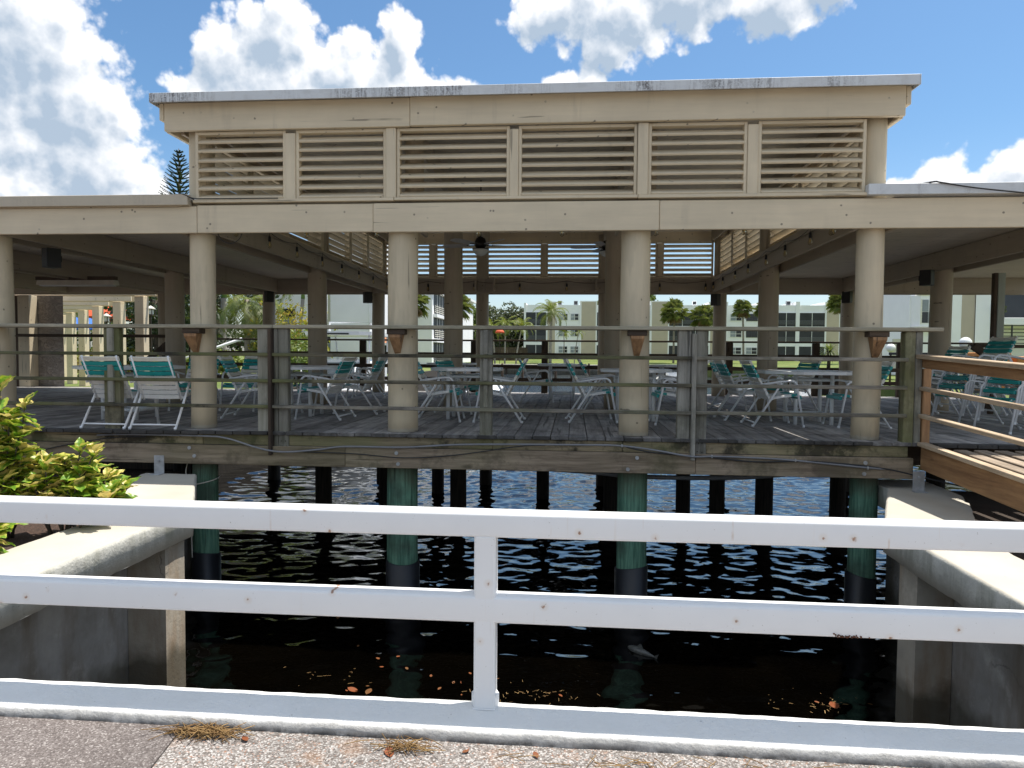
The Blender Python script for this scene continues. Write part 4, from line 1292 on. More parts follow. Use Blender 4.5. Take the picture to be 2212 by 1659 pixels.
bx('post', 'dark_wood', sg, -0.62, -0.5, -0.06, 0.06, 0, 1.085, .005)
bx('post', 'dark_wood', sg, 1.9, 2.02, -0.06, 0.06, 0, 1.085, .005)
MB().box(-0.7, 0.7, -0.04, 0.04, -0.06, 0.06, .004, Matrix.Rotation(R(35), 4, 'Y')).build('handrail', 'dark_wood_x', sg, (-0.4, -0.25, 0.72))
gp = thing('square_post', 'pale green square post at far right under the roof beam', 'post', (6.85, 3.9, 0))
bx('shaft', 'green_post', gp, -.055, .055, -.055, .055, 0, 2.28, .006)
bx('side_board', 'dark_wood', gp, -.105, -.058, -.05, .05, 0, 2.28, .004)

# ------------------------------------------------------------------ string lights
def string(label, pts, bulbs_at, drop=0.05):
    t = thing('string_lights', label, 'string lights', pts[0])
    o = Vector(pts[0])
    path = []
    for a, b in zip(pts[:-1], pts[1:]):
        a, b = Vector(a), Vector(b)
        for k in range(6):
            u = k / 6
            path.append(a.lerp(b, u) - Vector((0, 0, 0.05 * 4 * u * (1 - u))) - o)
    path.append(Vector(pts[-1]) - o)
    MB().tube(path, 0.0055, 5).build('wire', 'cable_black', t)
    for q in bulbs_at:
        q = Vector(q) - o
        s = MB()
        s.lathe([(0.004, 0.13), (0.004, 0.075), (0.017, 0.07), (0.021, 0.02), (0.019, 0.0)], 10)
        so = s.build('socket', 'cable_black', t, q)
        gl = MB().lathe([(0.012, 0.0), (0.016, -0.012), (0.028, -0.045), (0.029, -0.062), (0.021, -0.082), (0.003, -0.092)], 10)
        gl.build('bulb', 'bulb_glass', so)
        MB().lathe([(0.004, 0), (0.009, -0.03), (0.004, -0.06)], 6).build('filament', 'filament', so)
    return t
zb = 2.44
Lb = [(-4.18, y, zb) for y in (0.3, 1.28, 2.25, 3.34, 4.35, 5.37, 6.36, 7.5)]
string('string of clear bulbs sagging along the left inner beam', [(p[0], p[1], p[2] + .13) for p in Lb], Lb)
Rb = [(3.02, y, zb) for y in (0.5, 1.25, 2.34, 3.35, 4.51, 5.51, 6.61, 7.6)]
string('string of clear bulbs sagging along the right inner beam', [(p[0], p[1], p[2] + .13) for p in Rb], Rb)
Bb = [(x, 7.83, 2.43) for x in (-3.9, -3.32, -2.26, -1.22, -0.16, 0.9, 1.9, 2.9)]
string('string of clear bulbs along the far beam', [(p[0], p[1], p[2] + .13) for p in Bb], Bb)
Fb = [(x, 0.30, 2.415) for x in (-4.28, -3.28, -2.4, -1.15, -0.15, 0.95, 1.97, 2.97)]
string('string of clear bulbs just behind the front beam', [(p[0], p[1], p[2] + .13) for p in Fb], Fb)
t = thing('wire_loop', 'thin black wire hanging in a loop beside the first column', 'wire', (-4.05, -0.12, 2.32))
MB().tube([(-0.15, 0, 0.06)] + arc((0, 0, 0.03), 0.15, 180, 360, 12) + [(0.15, 0, 0.06)], 0.005, 5).build('wire', 'cable_black', t)

# ------------------------------------------------------------------ ceiling fans, speakers, tube light
def fan(x, y, z, ph, label):
    t = thing('ceiling_fan', label, 'ceiling fan', (x, y, z), group='ceiling fans')
    MB().lathe([(0.012, 0.12), (0.012, 1.12)], 8).build('downrod', 'fan_metal', t)
    MB().lathe([(0.03, 0.15), (0.075, 0.12), (0.10, 0.06), (0.10, 0.0), (0.065, -0.04)], 16).build('motor', 'fan_metal', t)
    MB().lathe([(0.13, -0.055), (0.125, -0.085), (0.08, -0.14), (0.015, -0.165)], 16).build('light_bowl', 'milk_glass', t)
    MB().lathe([(0.08, -0.035), (0.135, -0.045), (0.135, -0.058)], 16).build('light_rim', 'fan_metal', t)
    for k in range(5):
        a = R(ph + 72 * k)
        b = MB()
        b.prism([(0.20, -.05), (0.30, -.066), (0.58, -.072), (0.66, -.05), (0.68, 0), (0.66, .05), (0.58, .072), (0.30, .066), (0.20, .05)], -.004, .004, Matrix.Rotation(R(12), 4, 'X'))
        b.build('blade', 'fan_blade', t, (0, 0, 0.02), (0, 0, a))
        MB().box(0.09, 0.24, -.022, .022, -.006, .006, .002).build('blade_arm', 'fan_metal', t, (0, 0, 0.012), (0, 0, a))
    return t
fan(-1.52, 3.3, 2.67, 20, 'dark ceiling fan with bowl light right of the second front column')
fan(0.60, 5.2, 2.90, 36, 'dark ceiling fan half hidden behind the third front column')
def speaker(x, y, z, rz, label):
    t = thing('speaker', label, 'speaker', (x, y, z), R(rz), 'black speakers on the columns')
    b = MB().prism([(-.06, -.08), (.06, -.08), (.085, .08), (-.085, .08)], -.125, .125)
    b.build('cabinet', 'black_plastic', t)
    bx('grille', 'cable_black', t, -.054, .054, -.089, -.0805, -.112, .112, .003)
    bx('bracket', 'fan_metal', t, -.02, .02, .081, .13, -.04, .04)
speaker(-4.72, 7.78, 2.18, -40, 'black speaker on the back column left of the white boat')
speaker(3.12, 7.78, 2.14, 30, 'black speaker on the back column right of the third front column')
speaker(-7.05, 7.75, 2.20, -30, 'black speaker on the back column behind the double grey post')
speaker(5.92, 7.8, 2.20, 40, 'black speaker on the column behind the fourth front column')
speaker(5.70, 3.85, 2.20, 35, 'black speaker under the beam at right of the fourth front column')
speaker(-6.78, 0.5, 2.12, -20, 'black speaker high beside the column at the left edge')
t = thing('tube_light', 'long fluorescent light fixture under the left roof', 'light fixture', (-9.72, 5.0, 2.25))
MB().prism([(-.06, .045), (.06, .045), (.10, -.045), (-.10, -.045)], -.80, .80, Matrix(((0, 0, 1, 0), (1, 0, 0, 0), (0, 1, 0, 0), (0, 0, 0, 1)))).build('housing', 'cream_enamel', t)
bx('mount', 'dark_wood_x', t, -0.85, 0.80, -.05, .05, .05, .12, .004)
for s in (-.045, .045):
    MB().tube([(-.76, s, -.056), (.76, s, -.056)], 0.014, 8).build('tube', 'milk_glass', t)

# ------------------------------------------------------------------ conduits and cables on the rim
t = thing('conduit', 'grey conduit sagging along the front rim board', 'conduit', (-4.3, -0.335, -0.05))
def path(t, name, mt, pts, r, n=7):
    o = t.location
    P = [Vector(p) - o for p in pts]
    out = []
    for i in range(len(P) - 1):
        p0, p1, p2, p3 = P[max(i - 1, 0)], P[i], P[i + 1], P[min(i + 2, len(P) - 1)]
        for k in range(6):
            u = k / 6
            out.append(0.5 * ((2 * p1) + (p2 - p0) * u + (2 * p0 - 5 * p1 + 4 * p2 - p3) * u * u + (3 * p1 - p0 - 3 * p2 + p3) * u ** 3))
    out.append(P[-1])
    return MB().tube(out, r, n).build(name, mt, t)
Y = -0.335
path(t, 'tube', 'cable_grey', [(-5.6, Y, -.075), (-5.2, Y, -.06), (-4.3, Y, -.062), (-4.0, Y, -.085), (-3.6, Y - .03, -.19), (-3.3, Y - .04, -.225), (-2.9, Y, -.195), (-2.6, Y, -.155), (-1.9, Y, -.150), (-1.2, Y, -.105), (0.1, Y, -.085), (0.55, Y, -.088), (0.95, Y, -.135), (1.3, Y - .04, -.185), (1.6, Y, -.185), (2.3, Y, -.205), (3.1, Y, -.27), (3.35, Y, -.285)], 0.011)
for (cx, cz) in ((0.55, -.086), (1.53, -.186), (2.42, -.21), (3.18, -.277)):
    bx('clip', 'galvanised', t, cx + 4.3 - .008, cx + 4.3 + .008, -.012, .012, cz + .05 - .016, cz + .05 + .016, .002)
t2 = thing('cable', 'thin black cable drooping under the conduit along the beam', 'cable', (-2.2, -0.335, -0.2))
path(t2, 'wire', 'cable_black', [(-6.6, -.33, -.33), (-5.9, -.33, -.18), (-5.4, -.33, -.10), (-5.0, -.33, -.085)], 0.006)
path(t2, 'wire', 'cable_black', [(-3.1, Y, -.225), (-2.5, Y, -.235), (-1.9, Y, -.27), (-1.3, Y, -.225), (-0.6, Y, -.115), (-0.3, Y, -.10)], 0.006)
path(t2, 'wire', 'cable_black', [(0.6, Y, -.10), (0.9, Y, -.155), (1.5, Y, -.195), (2.0, Y, -.235), (2.6, Y, -.22), (3.3, Y, -.275), (3.75, Y - .1, -.36), (4.3, Y - .35, -.47)], 0.008)
t3 = thing('pipe', 'grey pipe slung below the deck beam between the middle piles', 'pipe', (0, 0.4, -0.5))
path(t3, 'tube', 'cable_grey', [(-1.6, .6, -.42), (-0.9, .45, -.455), (0.2, .35, -.50), (0.9, .35, -.545), (2.1, .4, -.53), (3.2, .6, -.44)], 0.028, 10)
t4 = thing('rope', 'pale rope tied round the pile beside the left wall cap', 'rope', (-4.45, 0, -0.7))
rp = CR[(-4.45, 0.0)] + .018
path(t4, 'tie', 'cream_enamel', [(-4.45 + rp * math.cos(R(a)), rp * math.sin(R(a)), -.66 + .0006 * (a + 90)) for a in range(-200, 30, 20)], 0.007, 6)
path(t4, 'tail', 'cream_enamel', [(-4.50, -rp, -.72), (-4.53, -rp - .02, -.86), (-4.52, -rp - .02, -1.1), (-4.54, -rp, -1.3), (-4.53, -rp - .01, -1.55)], 0.007, 6)
path(t4, 'tail', 'cream_enamel', [(-4.62, -.10, -.42), (-4.61, -.15, -.55), (-4.52, -rp, -.70)], 0.007, 6)
t5 = thing('roof_cable', 'black cable trailing over the white roof edge at right', 'cable', (3.9, -0.31, 2.77))
path(t5, 'wire', 'cable_black', [(3.45, 0.0, 2.755), (3.75, -.30, 2.772), (3.85, -.312, 2.765), (4.2, -.33, 2.70), (4.8, -.36, 2.62), (5.6, -.4, 2.50)], 0.009, 6)
t6 = thing('roof_wire', 'thin black wires at the corner of the left roof step', 'wire', (-4.5, -0.25, 2.72))
path(t6, 'wire', 'cable_black', [(-5.0, -.1, 2.75), (-4.6, -.2, 2.765), (-4.42, -.27, 2.70), (-4.2, -.27, 2.692), (-3.4, -.27, 2.69)], 0.006, 5)
path(t6, 'wire', 'cable_black', [(-4.75, -.1, 2.75), (-4.55, -.29, 2.75), (-4.40, -.28, 2.68)], 0.006, 5)

# ------------------------------------------------------------------ vegetation builders
def leaves(b, pts, size, flat=0.0, rng=random):
    """many small two-triangle leaves, folded a little, at the given points (p, outward)"""
    for p, o in pts:
        d = Vector((rng.gauss(0, 1), rng.gauss(0, 1), rng.gauss(0, 1) * (1 - flat))) + o * 0.6
        if d.length < .01:
            continue
        d.normalize()
        s = size * rng.uniform(0.6, 1.4)
        u = d.orthogonal().normalized()
        u = (Matrix.Rotation(rng.uniform(0, 6.28), 3, d) @ u)
        w = d.cross(u) * 0.5
        n = len(b.v)
        b.v += [tuple(p - u * s), tuple(p + w * s + d * s * .15), tuple(p + u * s), tuple(p - w * s + d * s * .15)]
        b.f += [(n, n + 1, n + 2), (n, n + 2, n + 3)]
        b.sm += [False, False]
        b.mi += [0, 0]
def clump_points(c, r, n, squash=1.0, rng=random):
    out = []
    for _ in range(n):
        d = Vector((rng.gauss(0, 1), rng.gauss(0, 1), rng.gauss(0, 1))).normalized()
        rr = r * rng.uniform(0.55, 1.05) ** 0.6
        out.append((Vector(c) + Vector((d.x * rr, d.y * rr, d.z * rr * squash)), d))
    return out
def tree(name, label, cat, x, y, z, h, cw, ch, mt, leaf, nclump, per, trunk_r=0.2, group=None, seed=0, trunk_mt='bark'):
    rng = random.Random(seed * 77 + 5)
    t = thing(name, label, cat, (x, y, z), 0, group)
    tb = MB()
    tb.tube([(0, 0, -0.3), (0.1 * trunk_r, 0, h * .3), (rng.uniform(-.2, .2), rng.uniform(-.2, .2), h * .62)], trunk_r, 8, r1=trunk_r * .5)
    cb = MB()
    for k in range(nclump):
        a, e = rng.uniform(0, 6.28), rng.uniform(-.9, 1.0)
        q = rng.uniform(.35, 1.0) ** .6
        c = Vector((math.cos(a) * cw * q * math.sqrt(max(.1, 1 - e * e * .7)), math.sin(a) * cw * q * math.sqrt(max(.1, 1 - e * e * .7)), h - ch + e * ch * .9))
        r = cw * rng.uniform(.22, .42)
        leaves(cb, clump_points(c, r, per, .75, rng), leaf, 0, rng)
        if k % 3 == 0:
            tb.tube([(0, 0, h * .4), tuple(Vector((0, 0, h * .5)).lerp(c, .5) + Vector((0, 0, .1))), tuple(c)], trunk_r * .35, 5, r1=trunk_r * .08)
    tb.build('trunk', trunk_mt, t, recalc=False)
    cb.build('crown', mt, t, recalc=False)
    return t
def frond(b, base, az, el0, L, droop, leaflet, n=16, rng=random, plane=0.35):
    """feather frond: curved midrib with paired leaflets"""
    h = Vector((math.cos(az), math.sin(az), 0))
    side = Vector((-math.sin(az), math.cos(az), 0))
    pts = []
    p = Vector(base)
    el = el0
    for i in range(n + 1):
        pts.append(p.copy())
        p = p + (h * math.cos(el) + Vector((0, 0, math.sin(el)))) * (L / n)
        el -= droop / n * (0.5 + 1.2 * i / n)
    for i in range(n):
        a, c = pts[i], pts[i + 1]
        d = (c - a).normalized()
        w = 0.012 * L * (1 - i / n) + .004
        k = len(b.v)
        b.v += [tuple(a - side * w), tuple(a + side * w), tuple(c + side * w * .8), tuple(c - side * w * .8)]
        b.f += [(k, k + 1, k + 2, k + 3)]
        b.sm += [False]
        b.mi += [0]
        if i < 2:
            continue
        ll = leaflet * math.sin(math.pi * min(1, (i + 1) / (n + 1)) ** .7) ** .6 * rng.uniform(.85, 1.1)
        for s in (-1, 1):
            for f in (0.15, 0.65):
                q = a.lerp(c, f)
                e = q + (side * s * .8 + d * .55 - Vector((0, 0, plane * rng.uniform(.5, 1.5)))).normalized() * ll
                ww = d * (L / n * .22)
                k = len(b.v)
                b.v += [tuple(q - ww), tuple(q + ww), tuple(e)]
                b.f += [(k, k + 1, k + 2)]
                b.sm += [False]
                b.mi += [0]
def fan_leaf(b, base, az, el, stem, r, rng=random):
    """palmetto leaf: a stalk and a drooping fan of blades"""
    h = Vector((math.cos(az) * math.cos(el), math.sin(az) * math.cos(el), math.sin(el)))
    side = Vector((-math.sin(az), math.cos(az), 0))
    up = side.cross(h) * -1
    c = Vector(base) + h * stem
    k = len(b.v)
    b.v += [tuple(Vector(base) - side * .015), tuple(Vector(base) + side * .015), tuple(c + side * .012), tuple(c - side * .012)]
    b.f += [(k, k + 1, k + 2, k + 3)]
    b.sm += [False]
    b.mi += [0]
    for j in range(13):
        a = R(-105 + 210 * j / 12)
        d = (h * math.cos(a) + side * math.sin(a)).normalized()
        m = c + d * r * .55 + up * .05 * r
        e = c + d * r * rng.uniform(.85, 1.05) - Vector((0, 0, r * rng.uniform(.15, .45)))
        w = d.cross(up).normalized() * r * .055
        k = len(b.v)
        b.v += [tuple(c), tuple(m - w), tuple(e), tuple(m + w)]
        b.f += [(k, k + 1, k + 2), (k, k + 2, k + 3)]
        b.sm += [False, False]
        b.mi += [0, 0]
def trunk_curve(h, lean, r0, r1, mt, t, bulge=0):
    b = MB()
    b.tube([(lean[0] * (k / 8) ** 1.6, lean[1] * (k / 8) ** 1.6, -0.3 + (h + .3) * k / 8) for k in range(9)], r0, 9, r1=r1)
    b.build('trunk', mt, t)
def feather_palm(label, x, y, z, h, lean, L, n, droop, leaflet, mt='leaf_palm', r=(.17, .11), shaft=0, seed=0, trunk_mt='grey_trunk', group='palms', dead=0, el=(-.35, 1.35)):
    rng = random.Random(seed * 31 + 3)
    t = thing('palm_tree', label, 'palm tree', (x, y, z), 0, group)
    trunk_curve(h - shaft, lean, r[0], r[1], trunk_mt, t)
    top = (lean[0], lean[1], h - .05)
    if shaft:
        MB().tube([(lean[0], lean[1], h - shaft), (lean[0], lean[1], h - shaft * .5), (lean[0], lean[1], h)], r[1] * 1.15, 9, r1=r[1] * .55).build('crownshaft', 'crownshaft', t)
    b = MB()
    for k in range(n):
        frond(b, top, 2.4 * k + rng.uniform(-.2, .2), rng.uniform(*el), L * rng.uniform(.8, 1.1), droop * rng.uniform(.8, 1.2), leaflet, 16, rng)
    b.build('crown', mt, t, recalc=False)
    if dead:
        b = MB()
        for k in range(dead):
            frond(b, top, rng.uniform(0, 6.28), -.7, L * .6, .9, leaflet * .7, 12, rng)
        b.build('dead_fronds', 'leaf_dead', t, recalc=False)
    return t
def fan_palm(label, x, y, z, h, cr, lean=(0, 0), seed=0, n=46):
    rng = random.Random(seed * 13 + 1)
    t = thing('palm_tree', label, 'palm tree', (x, y, z), 0, 'palms')
    trunk_curve(h, lean, .19, .15, 'palm_trunk', t)
    b = MB()
    top = (lean[0], lean[1], h)
    for k in range(n):
        e = rng.uniform(-.75, 1.45)
        fan_leaf(b, top, rng.uniform(0, 6.28), e, cr * rng.uniform(.42, .68), cr * rng.uniform(.46, .64), rng)
    b.build('crown', 'leaf_palm', t, recalc=False)
    b = MB()
    for k in range(10):
        fan_leaf(b, top, rng.uniform(0, 6.28), rng.uniform(-1.3, -.9), cr * .5, cr * .4, rng)
    b.build('dead_fronds', 'leaf_dead', t, recalc=False)
    return t
def bush(label, x, y, z, w, d, h, mt, leaf, n, seed=0, cat='bush', name='bush', group=None):
    rng = random.Random(seed * 17 + 9)
    t = thing(name, label, cat, (x, y, z), 0, group)
    st = MB()
    b = MB()
    for k in range(n):
        c = Vector((rng.uniform(-w, w), rng.uniform(-d, d), h * rng.uniform(.25, .8)))
        leaves(b, clump_points(c, h * rng.uniform(.22, .36), 46, .9, rng), leaf, 0, rng)
        st.tube([(c.x * .6, c.y * .6, -.1), tuple(c)], .02, 4, r1=.006)
    st.build('stem', 'bark', t, recalc=False)
    b.build('foliage', mt, t, recalc=False)
    return t

# Norfolk pine above the left roof
def norfolk(label, x, y, z, h, w, seed=1):
    rng = random.Random(seed)
    t = thing('norfolk_pine', label, 'tree', (x, y, z))
    MB().tube([(0, 0, 0), (0, 0, h)], .28, 8, r1=.03).build('trunk', 'bark', t)
    b = MB()
    lv = 44
    for i in range(lv):
        f = i / lv
        zz = h * (.12 + .88 * f)
        L = w * (1 - f) ** .85 + .12
        for k in range(9):
            a = 2 * math.pi * k / 9 + i * .5 + rng.uniform(-.1, .1)
            hd = Vector((math.cos(a), math.sin(a), 0))
            for j in range(11):
                u = (j + .5) / 11
                p = Vector((0, 0, zz)) + hd * L * u + Vector((0, 0, L * (.18 * u + .22 * u * u)))
                for q in range(4):
                    s = hd.cross(Vector((0, 0, 1))) * (1 if q % 2 else -1)
                    e = p + (s * .5 + hd * .75 + Vector((0, 0, rng.uniform(.15, .7)))).normalized() * (.10 + .26 * L / w * (1 - u * .5)) * 1.25
                    wv = Vector((0, 0, .07)) + hd * .05
                    n = len(b.v)
                    b.v += [tuple(p - wv), tuple(p + wv), tuple(e)]
                    b.f += [(n, n + 1, n + 2)]
                    b.sm += [False]
                    b.mi += [0]
    b.build('crown', 'leaf_dark', t, recalc=False)
norfolk('tall dark Norfolk pine rising above the left roof', -34.6, 52, -0.35, 18.95, 4.6)

# trees and palms on the left bank
tree('conifer', 'dark dense tree behind the pergola with lanterns', 'tree', -20.9, 26, -.35, 7.0, 2.6, 3.6, 'leaf_dark', .12, 50, 170, .25, seed=1)
tree('conifer', 'dark spreading tree behind the grey royal palm trunk', 'tree', -24.0, 38, -.35, 9.0, 4.2, 4.2, 'leaf_dark', .17, 40, 130, .25, seed=2)
tree('broadleaf_tree', 'mid green tree behind the far end of the pergola', 'tree', -31, 30, -.35, 6.5, 3.2, 3.0, 'leaf_mid', .14, 34, 120, .2, seed=3)
tree('broadleaf_tree', 'tall green tree behind the blue canopies at left', 'tree', -38, 38, -.35, 9, 4.5, 4.5, 'leaf_mid', .2, 36, 110, .25, seed=4)
feather_palm('royal palm with smooth grey trunk and green crownshaft right of the first column', -19.55, 30, -.35, 5.6, (0.1, 0), 3.2, 15, 1.7, .62, r=(.21, .15), shaft=1.35, seed=5)
feather_palm('palm with drooping golden green fronds in front of the white house window', -15.5, 24.5, -.35, 3.75, (-.1, .2), 2.6, 22, 2.3, .70, 'leaf_palm', (.16, .12), seed=6, el=(-.6, 1.0), trunk_mt='palm_trunk')
feather_palm('slim grey palm behind the yellow green bush', -15.2, 30, -.35, 5.0, (0.3, 0), 2.2, 14, 1.6, .5, r=(.15, .10), shaft=.8, seed=7)
bush('yellow green croton bush beside the slim palm', -13.7, 25, -.35, 1.1, .9, 3.7, 'leaf_gold', .10, 34, 1)
bush('bright green shrub below the slim palm', -12.6, 23, -.35, .8, .8, 2.4, 'leaf_bright', .10, 26, 2)
bush('dark leafy thicket at the water edge left of the boat', -10.6, 17.5, -.35, .75, .9, 1.9, 'leaf_mid', .09, 22, 3)
for k, (xx, yy, ww) in enumerate(((-24.6, 24, 2.2), (-21.6, 25, 2.0), (-17.0, 22.5, 2.2), (-33, 26, 3))):
    bush(['clipped yellow green hedge behind the pergola posts', 'flowering yellow hedge below the blue canopy', 'low yellow hedge behind the leaning white pole', 'yellow hedge at far left behind the stucco wall'][k], xx, yy, -.35, ww, .5, 1.35, ['leaf_gold', 'leaf_gold', 'leaf_bright', 'leaf_bright'][k], .09, 44, 10 + k, 'hedge', 'hedge')

# pergola: posts with paired beams, going back to the left
pg = thing('pergola', 'sunlit beige pergola of posts and projecting beams at left', 'pergola', (-11.2, 9.4, 0))
for k, (px, py, w) in enumerate(((-11.16, 9.34, .24), (-13.14, 11.38, .24), (-15.16, 13.32, .24), (-17.2, 15.45, .24), (-18.83, 17.02, .24), (-20.6, 18.9, .24))):
    ox, oy = px + 11.2, py - 9.4
    bx('post', 'beige_z', pg, ox - w / 2, ox + w / 2, oy - w / 2, oy + w / 2, -0.35, 2.335, .008)
    for s in (-.16, .12):
        bx('beam', 'beige_x', pg, ox - 4.5, ox + .48, oy + s - .02, oy + s + .03, 2.34, 2.62, .006)
for k, (lx, ly, lz, lab) in enumerate(((-15.05, 16, 2.2, 'small hanging lantern with pale roof before the dark tree'), (-18.1, 18, 2.03, 'small hanging lantern with pale roof between the pergola posts'))):
    t = thing('lantern', lab, 'lantern', (lx, ly, lz), 0, 'pergola lanterns')
    MB().lathe([(.20, .20), (.10, .27), (.015, .33)], 4).build('roof', 'cream_enamel', t, rot=(0, 0, R(45)))
    for sx in (-1, 1):
        for sy in (-1, 1):
            bx('corner_bar', 'bronze', t, sx * .11 - .012, sx * .11 + .012, sy * .11 - .012, sy * .11 + .012, 0, .20)
    bx('glass', 'milk_glass', t, -.075, .075, -.075, .075, .02, .19, .01)
    bx('base', 'bronze', t, -.13, .13, -.13, .13, -.03, -.001, .004)
    bx('pole', 'bronze', t, -.02, .02, -.02, .02, -2.5, -.031)
# stucco shed at far left, with the dark pilaster in front of it
sh = thing('stucco_building', 'rough stucco building under the roof at far left', 'building', (-14.5, 10, 0))
MB().prism([(-2.5, -1.35), (1.70, -1.35), (-1.3, 2.5), (-4.5, 2.5)], -.35, 2.29).build('wall', 'stucco', sh)
bx('pilaster', 'beige_z', sh, 0.72, 1.02, -1.65, -1.36, -.05, 2.28, .006)
bx('recess', 'dark_wood', sh, 0.46, 0.715, -1.55, -1.36, -.05, 2.28, .006)
bx('switch_box', 'cream_enamel', sh, 0.1, 0.3, -1.42, -1.36, 1.35, 1.6, .004)
# blue canopies
def canopy(label, x, y, z0, z1, w, d, mt, name='canopy', hip=True):
    t = thing(name, label, 'canopy', (x, y, 0))
    b = MB()
    vs = [(-w, -d, z0), (w, -d, z0), (w, d, z0), (-w, d, z0), (-w * .25, 0, z1), (w * .25, 0, z1), (-w, -d, z0 - .22), (w, -d, z0 - .22), (w, d, z0 - .22), (-w, d, z0 - .22)]
    b.add(vs, [(0, 1, 5, 4), (2, 3, 4, 5), (1, 2, 5), (3, 0, 4), (0, 6, 7, 1), (1, 7, 8, 2), (2, 8, 9, 3), (3, 9, 6, 0)])
    b.build('fabric', mt, t)
    for sx in (-1, 1):
        for sy in (-1, 1):
            bx('leg', 'grey_metal', t, sx * w * .96 - .03, sx * w * .96 + .03, sy * d * .95 - .03, sy * d * .95 + .03, -.35, z0)
    return t
canopy('long bright blue canopy behind the front pergola posts', -24.0, 30, 1.72, 2.05, 1.9, 1.2, 'blue_canvas')
canopy('blue canopy between the farther pergola posts', -27.6, 30, 2.3, 2.75, .9, 1.0, 'blue_canvas')
canopy('blue canopy beside the stucco corner at far left', -29.3, 30.5, 2.55, 3.0, .9, 1.0, 'blue_canvas')
canopy('orange red canopy showing between the farther pergola posts', -29.0, 34, 3.0, 3.9, 1.4, 1.2, 'red_canvas')
def globe(label, x, y, z, h):
    t = thing('globe_lamp', label, 'lamp', (x, y, z), 0, 'white globe lamps')
    MB().lathe([(.05, 0), (.045, h)], 8).build('pole', 'bronze', t)
    MB().lathe([(.02, -.2), (.11, -.17), (.18, -.09), (.20, 0), (.18, .09), (.11, .17), (.02, .2)], 14, (0, 0, h + .19)).build('globe', 'globe_white', t)
globe('white globe lamp behind the pergola posts at left', -20.0, 20.5, -.35, 1.35)
globe('large white globe lamp by the dark bar stool at right', 13.2, 17.0, -.45, 1.65)
globe('white globe lamp on a thin pole beside the railing corner post', 14.2, 25, -.45, 1.55)
cp = thing('carport', 'flat dark carport roof behind the grey royal palm', 'carport', (-23.6, 40, -.35))
bx('roof', 'dark_wood_x', cp, -3.4, 3.0, -1.5, 2.5, 1.65, 2.02, .02)
bx('fascia', 'drip_mildew', cp, -3.42, 3.02, -1.55, -1.505, 1.9, 2.06)
for xx in (-3, -.5, 2.6):
    bx('post', 'grey_metal', cp, xx - .06, xx + .06, -1.3, -1.18, 0, 1.65)
wp = thing('leaning_pole', 'white pole leaning over the hedge behind the first column', 'pole', (-12.6, 15, .2))
MB().tube([(-1.4, 0, .2), (1.4, 0, 1.15)], .05, 8).build('tube', 'gelcoat', wp)

# white motor boat with hardtop moored behind the deck
bt = thing('motor_boat', 'white motor boat with hardtop moored behind the deck at left', 'boat', (-7.95, 16.2, -1.88))
b = MB()
secs = []
for (yy, hw, zt, zk) in ((-2.6, .15, 1.9, 1.2), (-2.0, .75, 1.75, .6), (-1.0, 1.12, 1.6, .2), (0.5, 1.22, 1.45, .05), (3.2, 1.15, 1.4, 0.1)):
    secs.append([(-hw, yy, zt), (-hw * .96, yy, zt - .5), (-hw * .6, yy, zk + .1), (0, yy, zk - .1), (hw * .6, yy, zk + .1), (hw * .96, yy, zt - .5), (hw, yy, zt), (hw * .5, yy, zt + .08), (-hw * .5, yy, zt + .08)])
vs = [p for s in secs for p in s]
m = 9
b.add(vs, [(i * m + k, i * m + (k + 1) % m, (i + 1) * m + (k + 1) % m, (i + 1) * m + k) for i in range(4) for k in range(m)], True)
b.f += [tuple(range(m)), tuple(4 * m + k for k in range(m))[::-1]]
b.sm += [False] * 2
b.mi += [0] * 2
b.build('hull', 'gelcoat', bt)
MB().box(-.95, .95, -.3, 2.0, 1.45, 2.55, .12).build('cabin', 'gelcoat', bt)
b = MB().prism([(-.72, -.32), (.72, -.32), (.78, -.02), (-.78, -.02)], 2.0, 2.45)
b.build('windscreen', 'blind_glass', bt)
b = MB().prism([(-1.15, -.9), (-.8, -1.15), (.8, -1.15), (1.15, -.9), (1.15, 2.4), (-1.15, 2.4)], 3.38, 3.50)
b.build('hardtop', 'gelcoat', bt)
bx('shadow_slot', 'dark_glass', bt, -.35, .45, -1.17, -1.152, 3.40, 3.45, .004)
for sx in (-1, 1):
    for yy in (-.5, 1.9):
        MB().tube([(sx * .95, yy, 2.4), (sx * 1.0, yy - .15, 3.38)], .035, 8).build('support', 'tube_white', bt)
    MB().tube([(sx * .9, -2.0, 1.8), (sx * .9, -1.9, 2.3), (sx * .75, -1.3, 2.3)], .02, 6).build('bow_rail', 'tube_white', bt)
MB().tube([(-.75, .4, 3.5), (-.75, .4, 3.86), (.75, .4, 3.86), (.75, .4, 3.5)], .04, 8).build('light_bar', 'gelcoat', bt)
MB().tube([(.9, .8, 3.5), (.9, 1.0, 6.2)], .012, 5).build('antenna', 'gelcoat', bt)
MB().tube([(-1.0, .8, 3.5), (-1.02, 1.0, 6.6)], .012, 5).build('antenna', 'gelcoat', bt)

